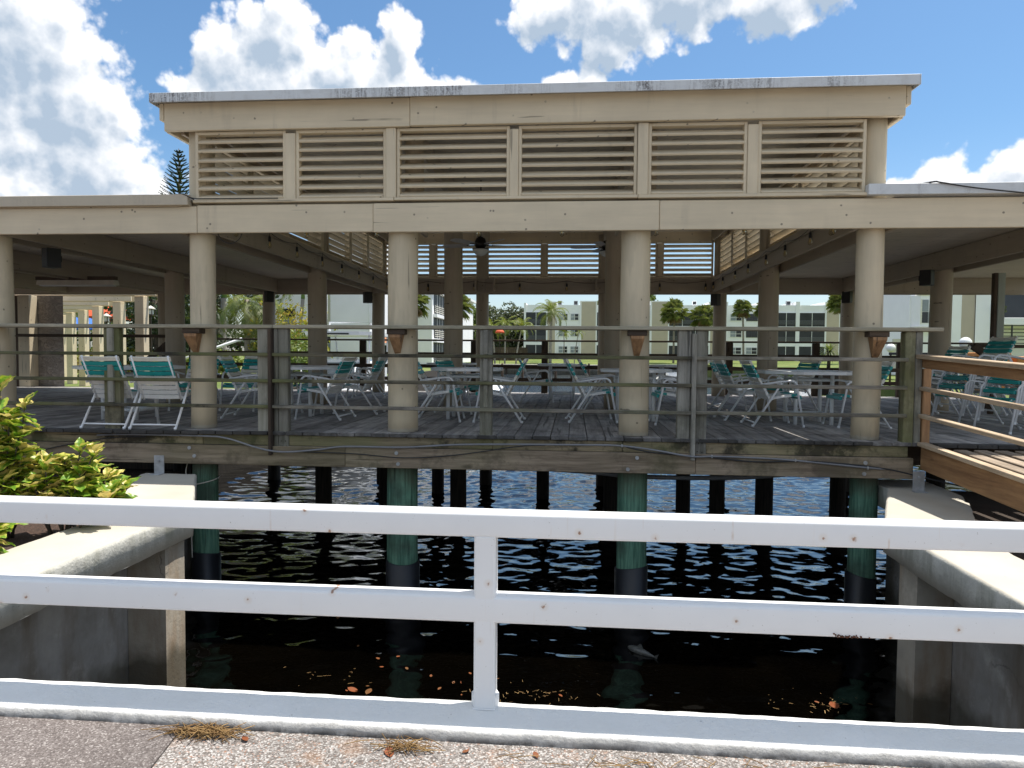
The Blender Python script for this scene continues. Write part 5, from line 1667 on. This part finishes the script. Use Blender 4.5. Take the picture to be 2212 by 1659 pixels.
def skiff(label, x, y, rz, L=4.5):
    t = thing('skiff', label, 'boat', (x, y, -2.1), R(rz), 'small boats moored on the right')
    b = MB()
    secs = []
    for (u, hw, zt) in ((-.5, .80, .75), (-.1, .95, .8), (.3, .75, .95), (.5, .08, 1.15)):
        secs.append([(u * L, -hw, zt), (u * L, -hw * .7, .1), (u * L, hw * .7, .1), (u * L, hw, zt), (u * L, hw * .8, zt - .12), (u * L, -hw * .8, zt - .12)])
    vs = [p for s in secs for p in s]
    b.add(vs, [(i * 6 + k, i * 6 + (k + 1) % 6, (i + 1) * 6 + (k + 1) % 6, (i + 1) * 6 + k) for i in range(3) for k in range(6)])
    b.f += [tuple(range(6)), tuple(18 + k for k in range(6))[::-1]]
    b.sm += [False] * 2
    b.mi += [0] * 2
    b.build('hull', 'gelcoat', t)
    bx('console', 'gelcoat', t, -.4, .4, -.35, .35, .68, 1.75, .08)
    bx('windscreen', 'blind_glass', t, .2, .3, -.33, .33, 1.752, 2.15, .02)
    bx('outboard', 'black_plastic', t, -.5 * L - .45, -.5 * L - .02, -.2, .2, .2, 1.35, .08)
    bx('seat', 'strap_cream', t, -1.3, -.6, -.45, .45, .68, 1.2, .06)
skiff('small white boat with dark outboard moored right of the paired posts', 12.0, 30, 20)
skiff('small white console boat moored farther right near the shore', 11.6, 38, -160, 5.0)
skiff('small open boat low behind the second front column', -5.2, 34, 80)
skiff('small boat moored behind the third front column', 8.2, 52, 10, 5.5)
for k, (px, py, lab) in enumerate(((-7.9, 71, 'first mooring pile left of the facing chairs'), (-5.7, 72.1, 'second mooring pile behind the teal chair back'), (-2.0, 73.7, 'mooring pile left of the small far table'), (-.15, 74.4, 'mooring pile above the small far table'), (1.85, 75.3, 'mooring pile right of the small far table'), (9.0, 70, 'mooring pile right of the third front column'), (13.6, 42, 'yellowish mooring pile beside the moored boats'))):
    tag(MB().lathe([(.14, -4), (.14, 1.25), (.05, 1.45)], 10).build('mooring_pile', 'new_wood_z' if k == 6 else 'dark_wood', None, (px, py, -1.6)), 'dark wooden ' + lab if k < 6 else lab, 'pile', 'mooring piles in the basin')
dk = thing('dock', 'low dark dock platform along the far seawall', 'dock', (0, 97.5, -1.25))
bx('platform', 'dark_wood_x', dk, -16, 60, -1.3, 1.8, -.12, .0)
for k in range(16):
    bx('piling', 'dark_pile', dk, -15 + 5 * k, -14.7 + 5 * k, -1.2, -.9, -2.8, -.125)

# ------------------------------------------------------------------ apartments across the basin
ap = thing('apartment_building', 'long white three storey apartment building with tan piers across the water', 'building', (20, 130, 0))
def ab(name, mt, x0, x1, y0, y1, z0, z1, b=0.0, parent=None):
    return bx(name, mt, parent or ap, x0 - 20, x1 - 20, y0 - 130, y1 - 130, z0, z1, b)
FL = (0.05, 3.25, 6.35)
def window(x0, x1, z0, z1, dark=False):
    f = ab('window', 'window_frame' if not dark else 'dark_frame', x0, x1, 129.90, 129.985, z0, z1)
    w, h = x1 - x0, z1 - z0
    p = bx('pane', 'dark_glass' if dark else 'blind_glass', f, -w / 2 + .1, -.05, -.062, -.043, -h / 2 + .1, h / 2 - .1)
    bx('pane', 'dark_glass', f, .05, w / 2 - .1, -.062, -.043, -h / 2 + .1, h / 2 - .1)
    bx('sash_bar', 'window_frame' if not dark else 'dark_frame', f, -w / 2 + .05, w / 2 - .05, -.075, -.063, -.04, .04)
def balcony(x0, x1):
    for k, z in enumerate(FL):
        top = z + 2.55
        s = ab('balcony_screen', 'screen_dark', x0, x1, 129.75, 129.80, z, top)
        n = max(1, round((x1 - x0) / 2.2))
        for j in range(1, n):
            u = -(x1 - x0) / 2 + (x1 - x0) * j / n
            bx('mullion', 'window_frame', s, u - .05, u + .05, -.06, -.026, -1.27, 1.27)
        if k:
            for zz in (.45, .65, .85, 1.05):
                bx('rail', 'grey_metal', s, -(x1 - x0) / 2 + .02, (x1 - x0) / 2 - .02, -.10, -.065, -1.275 + zz, -1.275 + zz + .05)
        ab('floor_slab', 'white_wall', x0, x1, 129.7, 131, top + .001, (FL[k + 1] if k < 2 else 8.95) - .001)
        ab('back_wall', 'tan_wall', x0, x1, 131, 131.2, z, top)
H = 10.33
def wallseg(x0, x1, wins, dark=()):
    ab('wall', 'white_wall', x0, x1, 130, 144, -.5, H)
    for (a, c) in wins:
        for k, z in enumerate(FL):
            window(a, c, z + 1.0, z + 2.35, (a, k) in dark)
def pier(x0, x1, top=10.95):
    ab('pier', 'tan_wall', x0 + .3, x1 - .25, 129.6, 144, -.5, top - .2)
    ab('pier_edge', 'white_wall', x0, x0 + .298, 129.62, 144, -.5, top - .2)
    ab('pier_edge', 'white_wall', x1 - .248, x1, 129.62, 144, -.5, top - .2)
    ab('pier_cap', 'white_wall', x0 - .02, x1 + .02, 129.55, 144, top - .199, top)
def parapet(x0, x1):
    ab('parapet', 'white_wall', x0, x1, 129.85, 144, 8.951, H)
ab('end_wall', 'white_wall', -9.6, -9.2, 129.6, 144, -.5, 10.7)
balcony(-9.19, -5.3); parapet(-9.19, -5.3)
pier(-5.29, -3.3)
wallseg(-3.29, 1.2, [(-2.9, -1.1), (-.6, 1.0)])
pier(1.21, 4.5, 11.1)
balcony(4.51, 8.6); parapet(4.51, 8.6)
pier(8.61, 10.6)
wallseg(10.61, 14.6, [(10.9, 12.4), (12.7, 14.3)], {(12.7, 2), (12.7, 0)})
pier(14.61, 18.2, 11.1)
balcony(18.21, 25.6); parapet(18.21, 25.6)
pier(25.61, 29.1)
wallseg(29.11, 35.2, [(29.6, 31.8), (32.6, 34.7)], {(32.6, 2), (32.6, 1)})
pier(35.21, 37.4)
wallseg(37.41, 38.2, [])
balcony(38.21, 41.6); parapet(38.21, 41.6)
ab('pier_edge', 'white_wall', 41.61, 42.3, 129.6, 144, -.5, 11.0)
balcony(42.31, 46.9); parapet(42.31, 46.9)
pier(46.91, 49.7)
for (a, c) in ((4.5, 5.5),):
    pass
for k, (xx, zz) in enumerate(((-2.7, H), (.4, H), (23.2, H), (40.8, H))):
    ac = thing('roof_unit', ['dark air conditioner unit on the apartment roof behind the feathery palm', 'dark air conditioner unit on the apartment roof left of the tall tan pier', 'pale air conditioner box on the apartment roof between two fan palms', 'tilted grey unit on the apartment roof near its right end'][k], 'air conditioner', (xx, 132, zz), 0, 'rooftop units')
    bx('case', 'grey_metal' if k != 2 else 'white_wall', ac, -.38, .38, -.35, .35, .12, .95, .03)
    bx('grille', 'dark_frame', ac, -.3, .3, -.365, -.351, .25, .8)
    bx('foot', 'dark_frame', ac, -.34, .34, -.3, .3, 0, .119)

# white house with big blank wall behind the boat
hb = thing('house', 'big pale blank sided house behind the moored boat', 'building', (-16.2, 42, -.35))
bx('wall', 'lilac_wall', hb, -1.35, 2.2, 0, 10, 0, 9.5, .02)
bx('wing', 'white_wall', hb, -8.0, -1.352, .6, 10, 0, 9.0, .02)
bx('shutter', 'cream_wall', hb, -2.5, -1.45, .5, .598, 3.4, 9.0)
for (wx, wz) in ((-2.3, 1.2), (-5.4, 3.0), (-5.4, .4), (-7.6, 3.0)):
    f = bx('window', 'window_frame', hb, wx, wx + 1.3, .52, .598, wz, wz + 1.5)
    bx('pane', 'dark_glass', f, -.57, .57, -.055, -.04, -.05, .67)
    bx('pane', 'blind_glass', f, -.57, .57, -.055, -.04, -.67, -.1)
MB().tube([(1.55, -.1, 0), (1.55, -.1, 9.4)], .04, 6).build('downpipe', 'white_wall', hb)
tr = thing('tiled_kiosk', 'small hut with orange tiled roof beside the second front column', 'hut', (-9.2, 62.5, -.35))
tr.location = (-10.9, 34, -.35)
bx('wall', 'dark_frame', tr, -.9, .9, 0, 1.5, 0, 1.85)
b = MB()
b.add([(-1.2, -.4, 1.83), (1.2, -.4, 1.83), (1.2, 1.9, 1.83), (-1.2, 1.9, 1.83), (-.6, .75, 2.4), (.6, .75, 2.4)], [(0, 1, 5, 4), (1, 2, 5), (2, 3, 4, 5), (3, 0, 4), (3, 2, 1, 0)])
b.build('roof', 'roof_tile', tr)
bx('fascia', 'white_wall', tr, -1.22, 1.22, -.45, -.41, 1.70, 1.84)
bb = thing('balcony_building', 'white apartment wing with dark screened balconies at left', 'building', (-19.2, 64, -.35))
bx('wall', 'white_wall', bb, -9.0, 4.7, 0, 30, 0, 8.4, .02)
for k, z in enumerate((0.15, 2.75, 5.3)):
    s = bx('balcony_screen', 'screen_dark', bb, 4.702, 4.76, 1.0, 9.6, z + .05, z + 2.2)
    for j in range(1, 6):
        bx('mullion', 'window_frame', s, .03, .06, -4.3 + 8.6 * j / 6 - .06, -4.3 + 8.6 * j / 6 + .06, -1.07, 1.07)
    for zz in (-.9, -.7, -.5, -.3):
        bx('rail', 'strap_cream', s, .061, .09, -4.25, 4.25, zz, zz + .06)
    bx('floor_slab', 'white_wall', bb, 4.702, 5.1, .6, 10, z + 2.21, z + 2.55)
bx('stair_rail', 'white_wall', bb, 4.702, 5.6, 10.1, 12.5, 0, 8.0)
b = MB()
b.add([(-9.2, -.3, 8.4), (5.2, -.3, 8.4), (5.2, 30, 8.4), (-9.2, 30, 8.4), (-9.2, -.3, 10.2), (1.0, -.3, 10.2), (5.2, -.3, 8.7), (-9.2, 30, 10.2), (1.0, 30, 10.2), (5.2, 30, 8.7)],
      [(0, 1, 6, 5, 4), (2, 3, 7, 8, 9), (1, 2, 9, 6), (3, 0, 4, 7), (4, 5, 8, 7), (5, 6, 9, 8), (3, 2, 1, 0)])
b.build('roof', 'white_wall', bb)

# right hand white building with the bay window
wb_ = thing('white_building', 'white building with a bay window behind the deck corner at right', 'building', (23.5, 44, -.45))
bx('wall', 'white_wall', wb_, 0, 9, 0.0, 5.2, 0, 6.05, .02)
bw = MB().prism([(.10, .0), (.10, -.12), (.42, -.62), (1.62, -.62), (1.72, -.12), (1.72, .0)], 0, 2.15)
ob = bw.build('bay', 'white_wall', wb_, (0, 0, 3.45))
bx('pane', 'dark_glass', ob, .55, .95, -.645, -.625, .25, 1.0)
bx('pane', 'blind_glass', ob, .98, 1.55, -.645, -.625, .25, 1.0)
bx('pane', 'blind_glass', ob, .55, .95, -.645, -.625, 1.03, 1.85)
bx('shutter', 'gelcoat', ob, .98, 1.55, -.650, -.625, 1.03, 1.85)
for k in range(7):
    bx('slat', 'grey_metal', ob, 1.02, 1.52, -.66, -.651, 1.09 + .10 * k, 1.12 + .10 * k)
bx('sill', 'strap_cream', ob, .05, 1.75, -.70, -.03, -.09, -.002, .01)
bx('head', 'strap_cream', ob, .30, 1.75, -.68, -.03, 2.151, 2.22, .01)
bx('frame', 'strap_cream', ob, .45, .54, -.65, -.622, .2, 1.9)
bx('frame', 'strap_cream', ob, 1.56, 1.66, -.65, -.622, .2, 1.9)
bx('door', 'cream_wall', wb_, -.9, -.05, .3, .5, .3, 2.6)
bx('corner_board', 'gelcoat', wb_, 1.9, 2.0, -.15, -.002, 0, 6.0)
rb2 = thing('tan_building', 'tan and white building with a railed balcony at far right', 'building', (17.75, 24, -.45))
MB().prism([(-1.1, 0), (-.55, 0), (4.2, 8), (3.5, 8)], 0, 6.5).build('wall', 'tan_wall', rb2)
MB().prism([(-.549, -.05), (.2, -.05), (4.6, 8), (4.21, 8)], 0, 6.5).build('wall', 'white_wall', rb2)
bx('recess', 'dark_glass', rb2, .45, 6.0, 1.2, 1.4, 3.05, 6.5)
bx('balcony_floor', 'white_wall', rb2, .201, 6.0, -.3, 1.2, 2.75, 3.05, .01)
bx('lower_wall', 'white_wall', rb2, .40, 6.0, 1.0, 1.3, 0, 2.749)
for k in range(6):
    bx('rail', 'dark_frame', rb2, .25, 6.0, -.28, -.24, 1.95 + .15 * k, 1.985 + .15 * k)
for xx in (.8, 2.2, 3.6):
    bx('baluster', 'dark_frame', rb2, xx, xx + .05, -.30, -.25, 1.9, 2.75)
bx('window', 'window_frame', rb2, .35, .75, 1.12, 1.19, 3.1, 3.5)
hp = thing('hanging_plant', 'small dark plant in a white pot on the far right balcony', 'plant', (18.1, 23.8, 2.6))
MB().lathe([(.09, 0), (.14, .2)], 10).build('pot', 'gelcoat', hp)
b = MB()
rng = random.Random(4)
leaves(b, clump_points((0, 0, .35), .25, 130, .8, rng), .07, 0, rng)
b.build('foliage', 'leaf_dark', hp, recalc=False)
bs = thing('bar_table', 'dark high bar table behind the right railing', 'table', (11.0, 15.5, -.45))
bx('top', 'dark_mat', bs, -.75, .75, -.4, .4, 1.42, 1.50, .01)
for xx in (-.25, .9):
    bx('leg', 'dark_mat', bs, xx, xx + .1, -.05, .05, 0, 1.419)
ob_ = thing('orange_crate', 'orange boxes behind the stacked chairs at right', 'crate', (11.6, 12.5, -.45))
bx('box', 'orange_box', ob_, -.6, 0.3, -.3, .3, .4, 1.5, .02)
bx('box', 'orange_box', ob_, .45, 1.3, -.3, .3, .4, 1.4, .02)

# palms and trees on the far shore
feather_palm('tall feathery palm before the left end of the apartments', -3.9, 112, -.7, 8.6, (.2, 0), 4.0, 24, 2.0, .95, seed=21, r=(.3, .2), dead=3)
feather_palm('small slim palm left of the pair before the apartment windows', -1.5, 112, -.7, 5.2, (-.1, 0), 1.9, 12, 1.7, .5, 'leaf_bright', (.10, .07), seed=22)
feather_palm('small leaning palm right of the pair before the apartment windows', .2, 112, -.7, 5.3, (.7, 0), 1.9, 12, 1.7, .5, 'leaf_bright', (.10, .07), seed=23)
for k, (xx, hh, ln) in enumerate(((-12.6, 5.8, -.5), (-11.0, 6.4, .1), (-9.2, 5.9, 1.0), (-14.2, 5.6, -.2))):
    feather_palm(['leftmost trunk of the leafy palm clump left of the apartments', 'tallest palm of the leafy clump left of the apartments', 'palm of the leafy clump that leans towards the apartments', 'palm at the back of the leafy clump left of the apartments'][k], xx, 106, -.7, hh, (ln, 0), 2.9, 16, 1.7, .75, 'leaf_bright', (.15, .10), seed=24 + k, group='palm clump')
fan_palm('bushy fan palm at the middle balcony of the apartments', 17.2, 116, -.6, 8.8, 2.5, seed=1)
fan_palm('bushy fan palm just left of the far right apartment pier', 22.2, 116, -.6, 8.0, 2.4, seed=2)
fan_palm('fan palm before the paired apartment windows at right', 29.2, 117, -.6, 9.4, 1.9, (-.3, 0), seed=3)
fan_palm('fan palm with a leaning trunk beside the paired apartment windows', 31.6, 117, -.6, 9.2, 1.8, (1.0, 0), seed=4)
fan_palm('fan palm whose crown tops the right end of the apartments', 45.6, 118, -.6, 10.6, 2.4, seed=5)
fan_palm('fan palm with curving trunk beside the balcony building', -16.4, 60, -.35, 6.1, 1.7, (.9, 0), seed=6)
fan_palm('fan palm crown half hidden right of the balcony building', -14.3, 78, -.6, 7.2, 2.0, seed=7)
tree('oak_tree', 'wide grey green oak left of the apartments', 'tree', -16.0, 138, 0, 10.8, 5.6, 4.6, 'leaf_oak', .30, 60, 110, .5, seed=31)
tree('oak_tree', 'grey green oak nearest the apartments', 'tree', -11.5, 140, 0, 9.8, 4.5, 4.2, 'leaf_oak', .28, 50, 110, .5, seed=32)
tree('broadleaf_tree', 'bright green tree between the inner columns left of the oaks', 'tree', -22.5, 130, 0, 10.4, 4.6, 4.6, 'leaf_mid', .30, 56, 110, .45, seed=33)
tree('broadleaf_tree', 'green tree behind the second back column', 'tree', -29.5, 128, 0, 9.8, 4.8, 4.6, 'leaf_mid', .30, 50, 100, .45, seed=34)
tree('broadleaf_tree', 'green tree rising behind the apartment roof', 'tree', 15.0, 150, 0, 14.3, 3.6, 3.6, 'leaf_mid', .32, 44, 100, .45, seed=35)
tree('broadleaf_tree', 'yellow green treetop behind the apartment roof left of the third column', 'tree', 7.0, 150, 0, 12.6, 2.6, 2.6, 'leaf_bright', .3, 26, 90, .4, seed=36)
tree('broadleaf_tree', 'green tree left of the boat behind the second front column', 'tree', -18.0, 50, -.35, 9.0, 2.6, 3.6, 'leaf_bright', .2, 34, 110, .25, seed=37)
for k, (xx, yy, ww, hh) in enumerate(((-20, 108, 2.5, 2.6), (-15.5, 110, 2.2, 1.8), (-25, 112, 3, 3.0))):
    bush(['low shrubs under the oaks on the far shore', 'small shrubs beside the palm clump trunks', 'shrubs under the bright green tree on the far shore'][k], xx, yy, -.7, ww, .8, hh, 'leaf_mid', .22, 24, 40 + k)
hw = thing('low_wall', 'dark low fence beneath the oaks on the far shore', 'fence', (-17, 120, -.4))
for k in range(14):
    bx('board', 'dark_wood', hw, -8 + 1.2 * k, -8 + 1.2 * k + 1.18, -.05, .05, 0, 2.4)
um = thing('parasol', 'orange red parasol among the trees on the far shore', 'parasol', (-11.3, 100.9, -.72))
b = MB().prism([(-1.2, -.6), (1.2, -.6), (.9, .6), (-.9, .6)], 0, .06)
MB().lathe([(.75, 4.75), (.62, 5.05), (.3, 5.35), (.05, 5.42)], 8).build('canopy', 'red_canvas', um)
MB().lathe([(.04, 0), (.04, 4.6)], 6).build('pole', 'bronze', um)

# spiky potted plant beyond the far railing
yu = thing('potted_plant', 'spiky green potted plant beyond the far railing at right', 'plant', (6.02, 9.15, 0.0))
MB().lathe([(.22, 0), (.30, .45), (.32, .5), (.28, .5)], 14).build('pot', 'pot_clay', yu)
MB().tube([(0, 0, .45), (0.02, 0, 1.0)], .05, 8, r1=.035).build('stem', 'bark', yu)
b = MB()
rng = random.Random(12)
for k in range(95):
    a, e = rng.uniform(0, 6.28), rng.uniform(-.3, 1.5)
    L = rng.uniform(.35, .52)
    h = Vector((math.cos(a), math.sin(a), 0))
    s = Vector((-math.sin(a), math.cos(a), 0)) * .016
    p = Vector((0.02, 0, 1.0))
    prev = None
    for i in range(6):
        w = s * (1 - i / 5.2)
        cur = (tuple(p - w), tuple(p + w))
        if prev:
            n = len(b.v)
            b.v += [prev[0], prev[1], cur[1], cur[0]]
            b.f += [(n, n + 1, n + 2, n + 3)]
            b.sm += [True]
            b.mi += [0]
        prev = cur
        ee = e - i * .34
        p = p + (h * math.cos(ee) + Vector((0, 0, math.sin(ee)))) * L / 5
b.build('foliage', 'leaf_mid', yu, recalc=False)

# ------------------------------------------------------------------ variegated shrub by the left seawall
def leaf_mesh(seed):
    rng = random.Random(seed)
    n = 9
    L, W = 0.165, 0.052
    vs, fs = [], []
    curl = rng.uniform(.15, .5)
    for i in range(n + 1):
        u = i / n
        w = W * math.sin(math.pi * u ** .75) ** .9 * rng.uniform(.92, 1.08)
        z = -curl * L * u * u * .6 + .004 * math.sin(i * 2.1 + seed)
        for s in (-1, -.5, 0, .5, 1):
            vs.append((L * u, s * w, z + abs(s) * w * .35 + .003 * math.sin(i * 1.7 + s * 3 + seed)))
    for i in range(n):
        for k in range(4):
            fs.append((i * 5 + k, i * 5 + k + 1, (i + 1) * 5 + k + 1, (i + 1) * 5 + k))
    me = bpy.data.meshes.new('leaf')
    me.from_pydata(vs, [], fs)
    me.materials.append(M['croton_leaf'])
    for p in me.polygons:
        p.use_smooth = True
    return me
LM = [leaf_mesh(k) for k in range(5)]
def shrub(label, x, y, z, tips, seed, budget):
    rng = random.Random(seed)
    t = thing('variegated_shrub', label, 'shrub', (x, y, z))
    sb = MB()
    per = budget // len(tips)
    for tp in tips:
        tp = Vector(tp)
        root = Vector((tp.x * .25 + rng.uniform(-.05, .05), tp.y * .25 + rng.uniform(-.05, .05), 0))
        mid = root.lerp(tp, .5) + Vector((rng.uniform(-.05, .05), rng.uniform(-.05, .05), .05))
        sb.tube([root, mid, tp], .011, 5, r1=.005)
        for k in range(per):
            u = 1 - (k / per) ** 1.25 * .62
            p = mid.lerp(tp, max(0, (u - .5) * 2)) if u > .5 else root.lerp(mid, u * 2)
            a = 2.4 * k + rng.uniform(-.4, .4)
            e = rng.uniform(-.25, .55) + (.6 if k < 4 else 0)
            s = rng.uniform(.72, 1.2) * (0.8 if k < 3 else 1.12)
            o = put('leaf', LM[rng.randrange(5)], t, p, (rng.uniform(-.5, .5), -e, a))
            o.scale = (s, s * rng.uniform(.9, 1.2), s)
    sb.build('stem', 'bark', t, recalc=False)
    return t
rs = random.Random(2)
tipsA = [(rs.uniform(-.28, .40), rs.uniform(-.18, .30), 0) for _ in range(20)]
tipsA = [(x_, y_, max(.16, .60 - .55 * abs(x_ + .02) - .35 * abs(y_ - .05) + rs.uniform(-.10, .10))) for x_, y_, _ in tipsA] + [(.16, .0, .74), (.24, .05, .70), (-.1, -.05, .62), (.40, .0, .34), (.36, -.1, .24)]
shrub('yellow and green variegated shrub beside the white wall cap at left', -4.12, -2.85, -.6, tipsA, 3, 300)
shrub('taller variegated shrub cut by the left picture edge', -4.62, -2.95, -.6,
      [(.06, 0, 1.26), (.16, -.03, 1.02), (.24, .03, 1.10), (.02, .1, .95), (.10, -.1, .80), (-.06, -.05, 1.05), (-.1, .1, .78), (.26, -.06, .85), (.15, .05, .66), (.05, -.1, .58), (.3, .1, .60), (.2, -.15, .5)], 8, 230)
shrub('low trailing variegated shrub below the railing at left', -4.25, -3.9, -.62,
      [(.14, .05, .30), (-.02, 0, .34), (.08, .2, .36), (.18, .30, .24), (-.1, -.15, .30), (.10, -.10, .22), (.16, .15, .14), (.14, .4, .3), (-.05, .3, .36), (-.2, .1, .3), (0.1, .5, .34)], 5, 190)

# ------------------------------------------------------------------ litter: fish, leaves, straw
fi = thing('fish', 'grey fish at the water surface below the white rail', 'fish', (0.72, -1.08, WZ + .012), R(-42))
b = MB()
rings = []
for (u, w, h) in ((-.165, .006, .008), (-.15, .020, .020), (-.11, .036, .034), (-.05, .044, .042), (.03, .036, .036), (.10, .020, .022), (.145, .009, .012), (.16, .004, .008)):
    rings.append([(u, w * math.cos(2 * math.pi * k / 10), h * math.sin(2 * math.pi * k / 10)) for k in range(10)])
vs = [p for r_ in rings for p in r_]
b.add(vs, [(i * 10 + k, i * 10 + (k + 1) % 10, (i + 1) * 10 + (k + 1) % 10, (i + 1) * 10 + k) for i in range(len(rings) - 1) for k in range(10)], True)
b.build('body', 'fish_skin', fi)
b = MB()
b.add([(.15, 0, 0), (.215, 0, .045), (.195, 0, 0), (.215, 0, -.035), (.15, .003, 0), (.215, .003, .045), (.195, .003, 0), (.215, .003, -.035)], [(0, 1, 2), (0, 2, 3), (4, 6, 5), (4, 7, 6), (0, 4, 5, 1), (1, 5, 6, 2), (2, 6, 7, 3), (3, 7, 4, 0)])
b.build('tail_fin', 'fish_skin', fi)
MB().prism([(-.06, .036), (-.02, .075), (.0, .078), (.03, .032)], -.002, .002, Matrix.Rotation(R(90), 4, 'X')).build('dorsal_fin', 'fish_skin', fi)
for s in (-1, 1):
    MB().prism([(-.10, .0), (-.06, .045), (-.045, .03), (-.07, 0)], -.002, .002, Matrix.Rotation(R(s * 30 + (180 if s < 0 else 0)), 4, 'X')).build('pectoral_fin', 'fish_skin', fi, (0, s * .034, -.01))
    MB().lathe([(.001, -.004), (.005, 0), (.001, .004)], 8).build('eye', 'black_plastic', fi, (-.135, s * .024, .010))

def litter_leaf(seed):
    rng = random.Random(seed)
    n = 6
    vs, fs = [], []
    for i in range(n + 1):
        u = i / n
        w = .26 * math.sin(math.pi * u ** .9) ** .8
        z = .10 * math.sin(u * 3 + seed)
        vs += [(u - .5, -w, z + .06), (u - .5, 0, z), (u - .5, w, z + .05 * (seed % 2))]
    for i in range(n):
        for k in range(2):
            fs.append((i * 3 + k, i * 3 + k + 1, (i + 1) * 3 + k + 1, (i + 1) * 3 + k))
    me = bpy.data.meshes.new('fallen_leaf')
    me.from_pydata(vs, [], fs)
    me.materials.append(M['dried_leaf'])
    return me
FLM = [litter_leaf(k) for k in range(4)]
rng = random.Random(5)
def fallen(x, y, z, s, label, group):
    o = put('fallen_leaf', FLM[rng.randrange(4)], None, (x, y, z), (rng.uniform(-.1, .1), rng.uniform(-.1, .1), rng.uniform(0, 6.28)))
    o.scale = (s, s * rng.uniform(.8, 1.2), s * .35)
    tag(o, label, 'leaf', group)
fl = 'dry orange leaf floating on the dark water below the white rail'
fallen(-1.93, -2.16, WZ + .012, .12, 'bright orange leaf floating near the curb, left one of the close pair', fl)
fallen(-1.78, -2.18, WZ + .012, .13, 'bright orange leaf floating near the curb, right one of the close pair', fl)
fallen(2.28, -2.02, WZ + .012, .15, 'orange leaf floating alone near the right canal wall', fl)
for k in range(20):
    cxy = rng.choice(((-2.6, -1.2, .35, .3), (-1.5, -1.95, .4, .18), (-.6, -2.05, .45, .1), (2.05, -1.95, .25, .15), (-1.7, -1.6, .25, .1)))
    fallen(cxy[0] + rng.gauss(0, cxy[2]), cxy[1] + rng.gauss(0, cxy[3]), WZ + .012, rng.uniform(.03, .075), 'small brown leaf floating on the dark canal water', 'small leaves floating on the canal')
b = MB()
for k in range(130):
    cx, cy = rng.choice(((-.55, -2.1), (-.2, -2.08), (2.0, -2.0), (2.2, -1.95), (-2.2, -1.9)))
    p = Vector((cx + rng.gauss(0, .22), cy + rng.gauss(0, .09), WZ + .014))
    a = rng.uniform(0, 6.28)
    d = Vector((math.cos(a), math.sin(a), 0)) * rng.uniform(.004, .028)
    w = Vector((-d.y, d.x, 0)).normalized() * rng.uniform(.001, .0028)
    n = len(b.v)
    b.v += [tuple(p - d - w), tuple(p + d - w), tuple(p + d + w), tuple(p - d + w)]
    b.f += [(n, n + 1, n + 2, n + 3)]
    b.sm += [False]
    b.mi += [0]
tag(b.build('floating_debris', 'straw', recalc=False), 'fine plant bits floating near the curb', kind='stuff')
def straw_heap(x, y, w, d, n, label):
    b = MB()
    for k in range(n):
        p = Vector((x + rng.gauss(0, w), y + rng.gauss(0, d), -.545 + abs(rng.gauss(0, .010))))
        a = rng.gauss(0, .8)
        L = rng.uniform(.02, .07)
        dv = Vector((math.cos(a), math.sin(a), rng.uniform(-.2, .2))) * L
        b.tube([p - dv, p + Vector((0, 0, .004)), p + dv], .0016, 3)
    tag(b.build('straw', 'straw', recalc=False), label, kind='stuff')
straw_heap(-1.40, -5.685, .07, .014, 150, 'small heap of dry pine straw against the curb at left')
straw_heap(-.62, -5.70, .05, .015, 55, 'wisp of dry pine straw against the curb in the middle')
straw_heap(.65, -5.74, .5, .02, 60, 'scattered straw bits along the foot of the curb')
gl = 'dry leaves on the pavement'
for (xx, yy, s, lab) in ((-1.23, -5.70, .055, 'dry reddish leaf beside the straw heap on the pavement'), (-.66, -5.735, .06, 'dry reddish leaf below the middle wisp of straw'), (-.38, -5.70, .035, 'dry leaf at the foot of the curb left of the railing post'), (.62, -5.86, .03, 'tiny red leaf out on the pale pavement right of the middle'), (-.12, -5.70, .04, 'dry leaf at the foot of the curb just right of the railing post')):
    fallen(xx, yy, -.545, s, lab, gl)
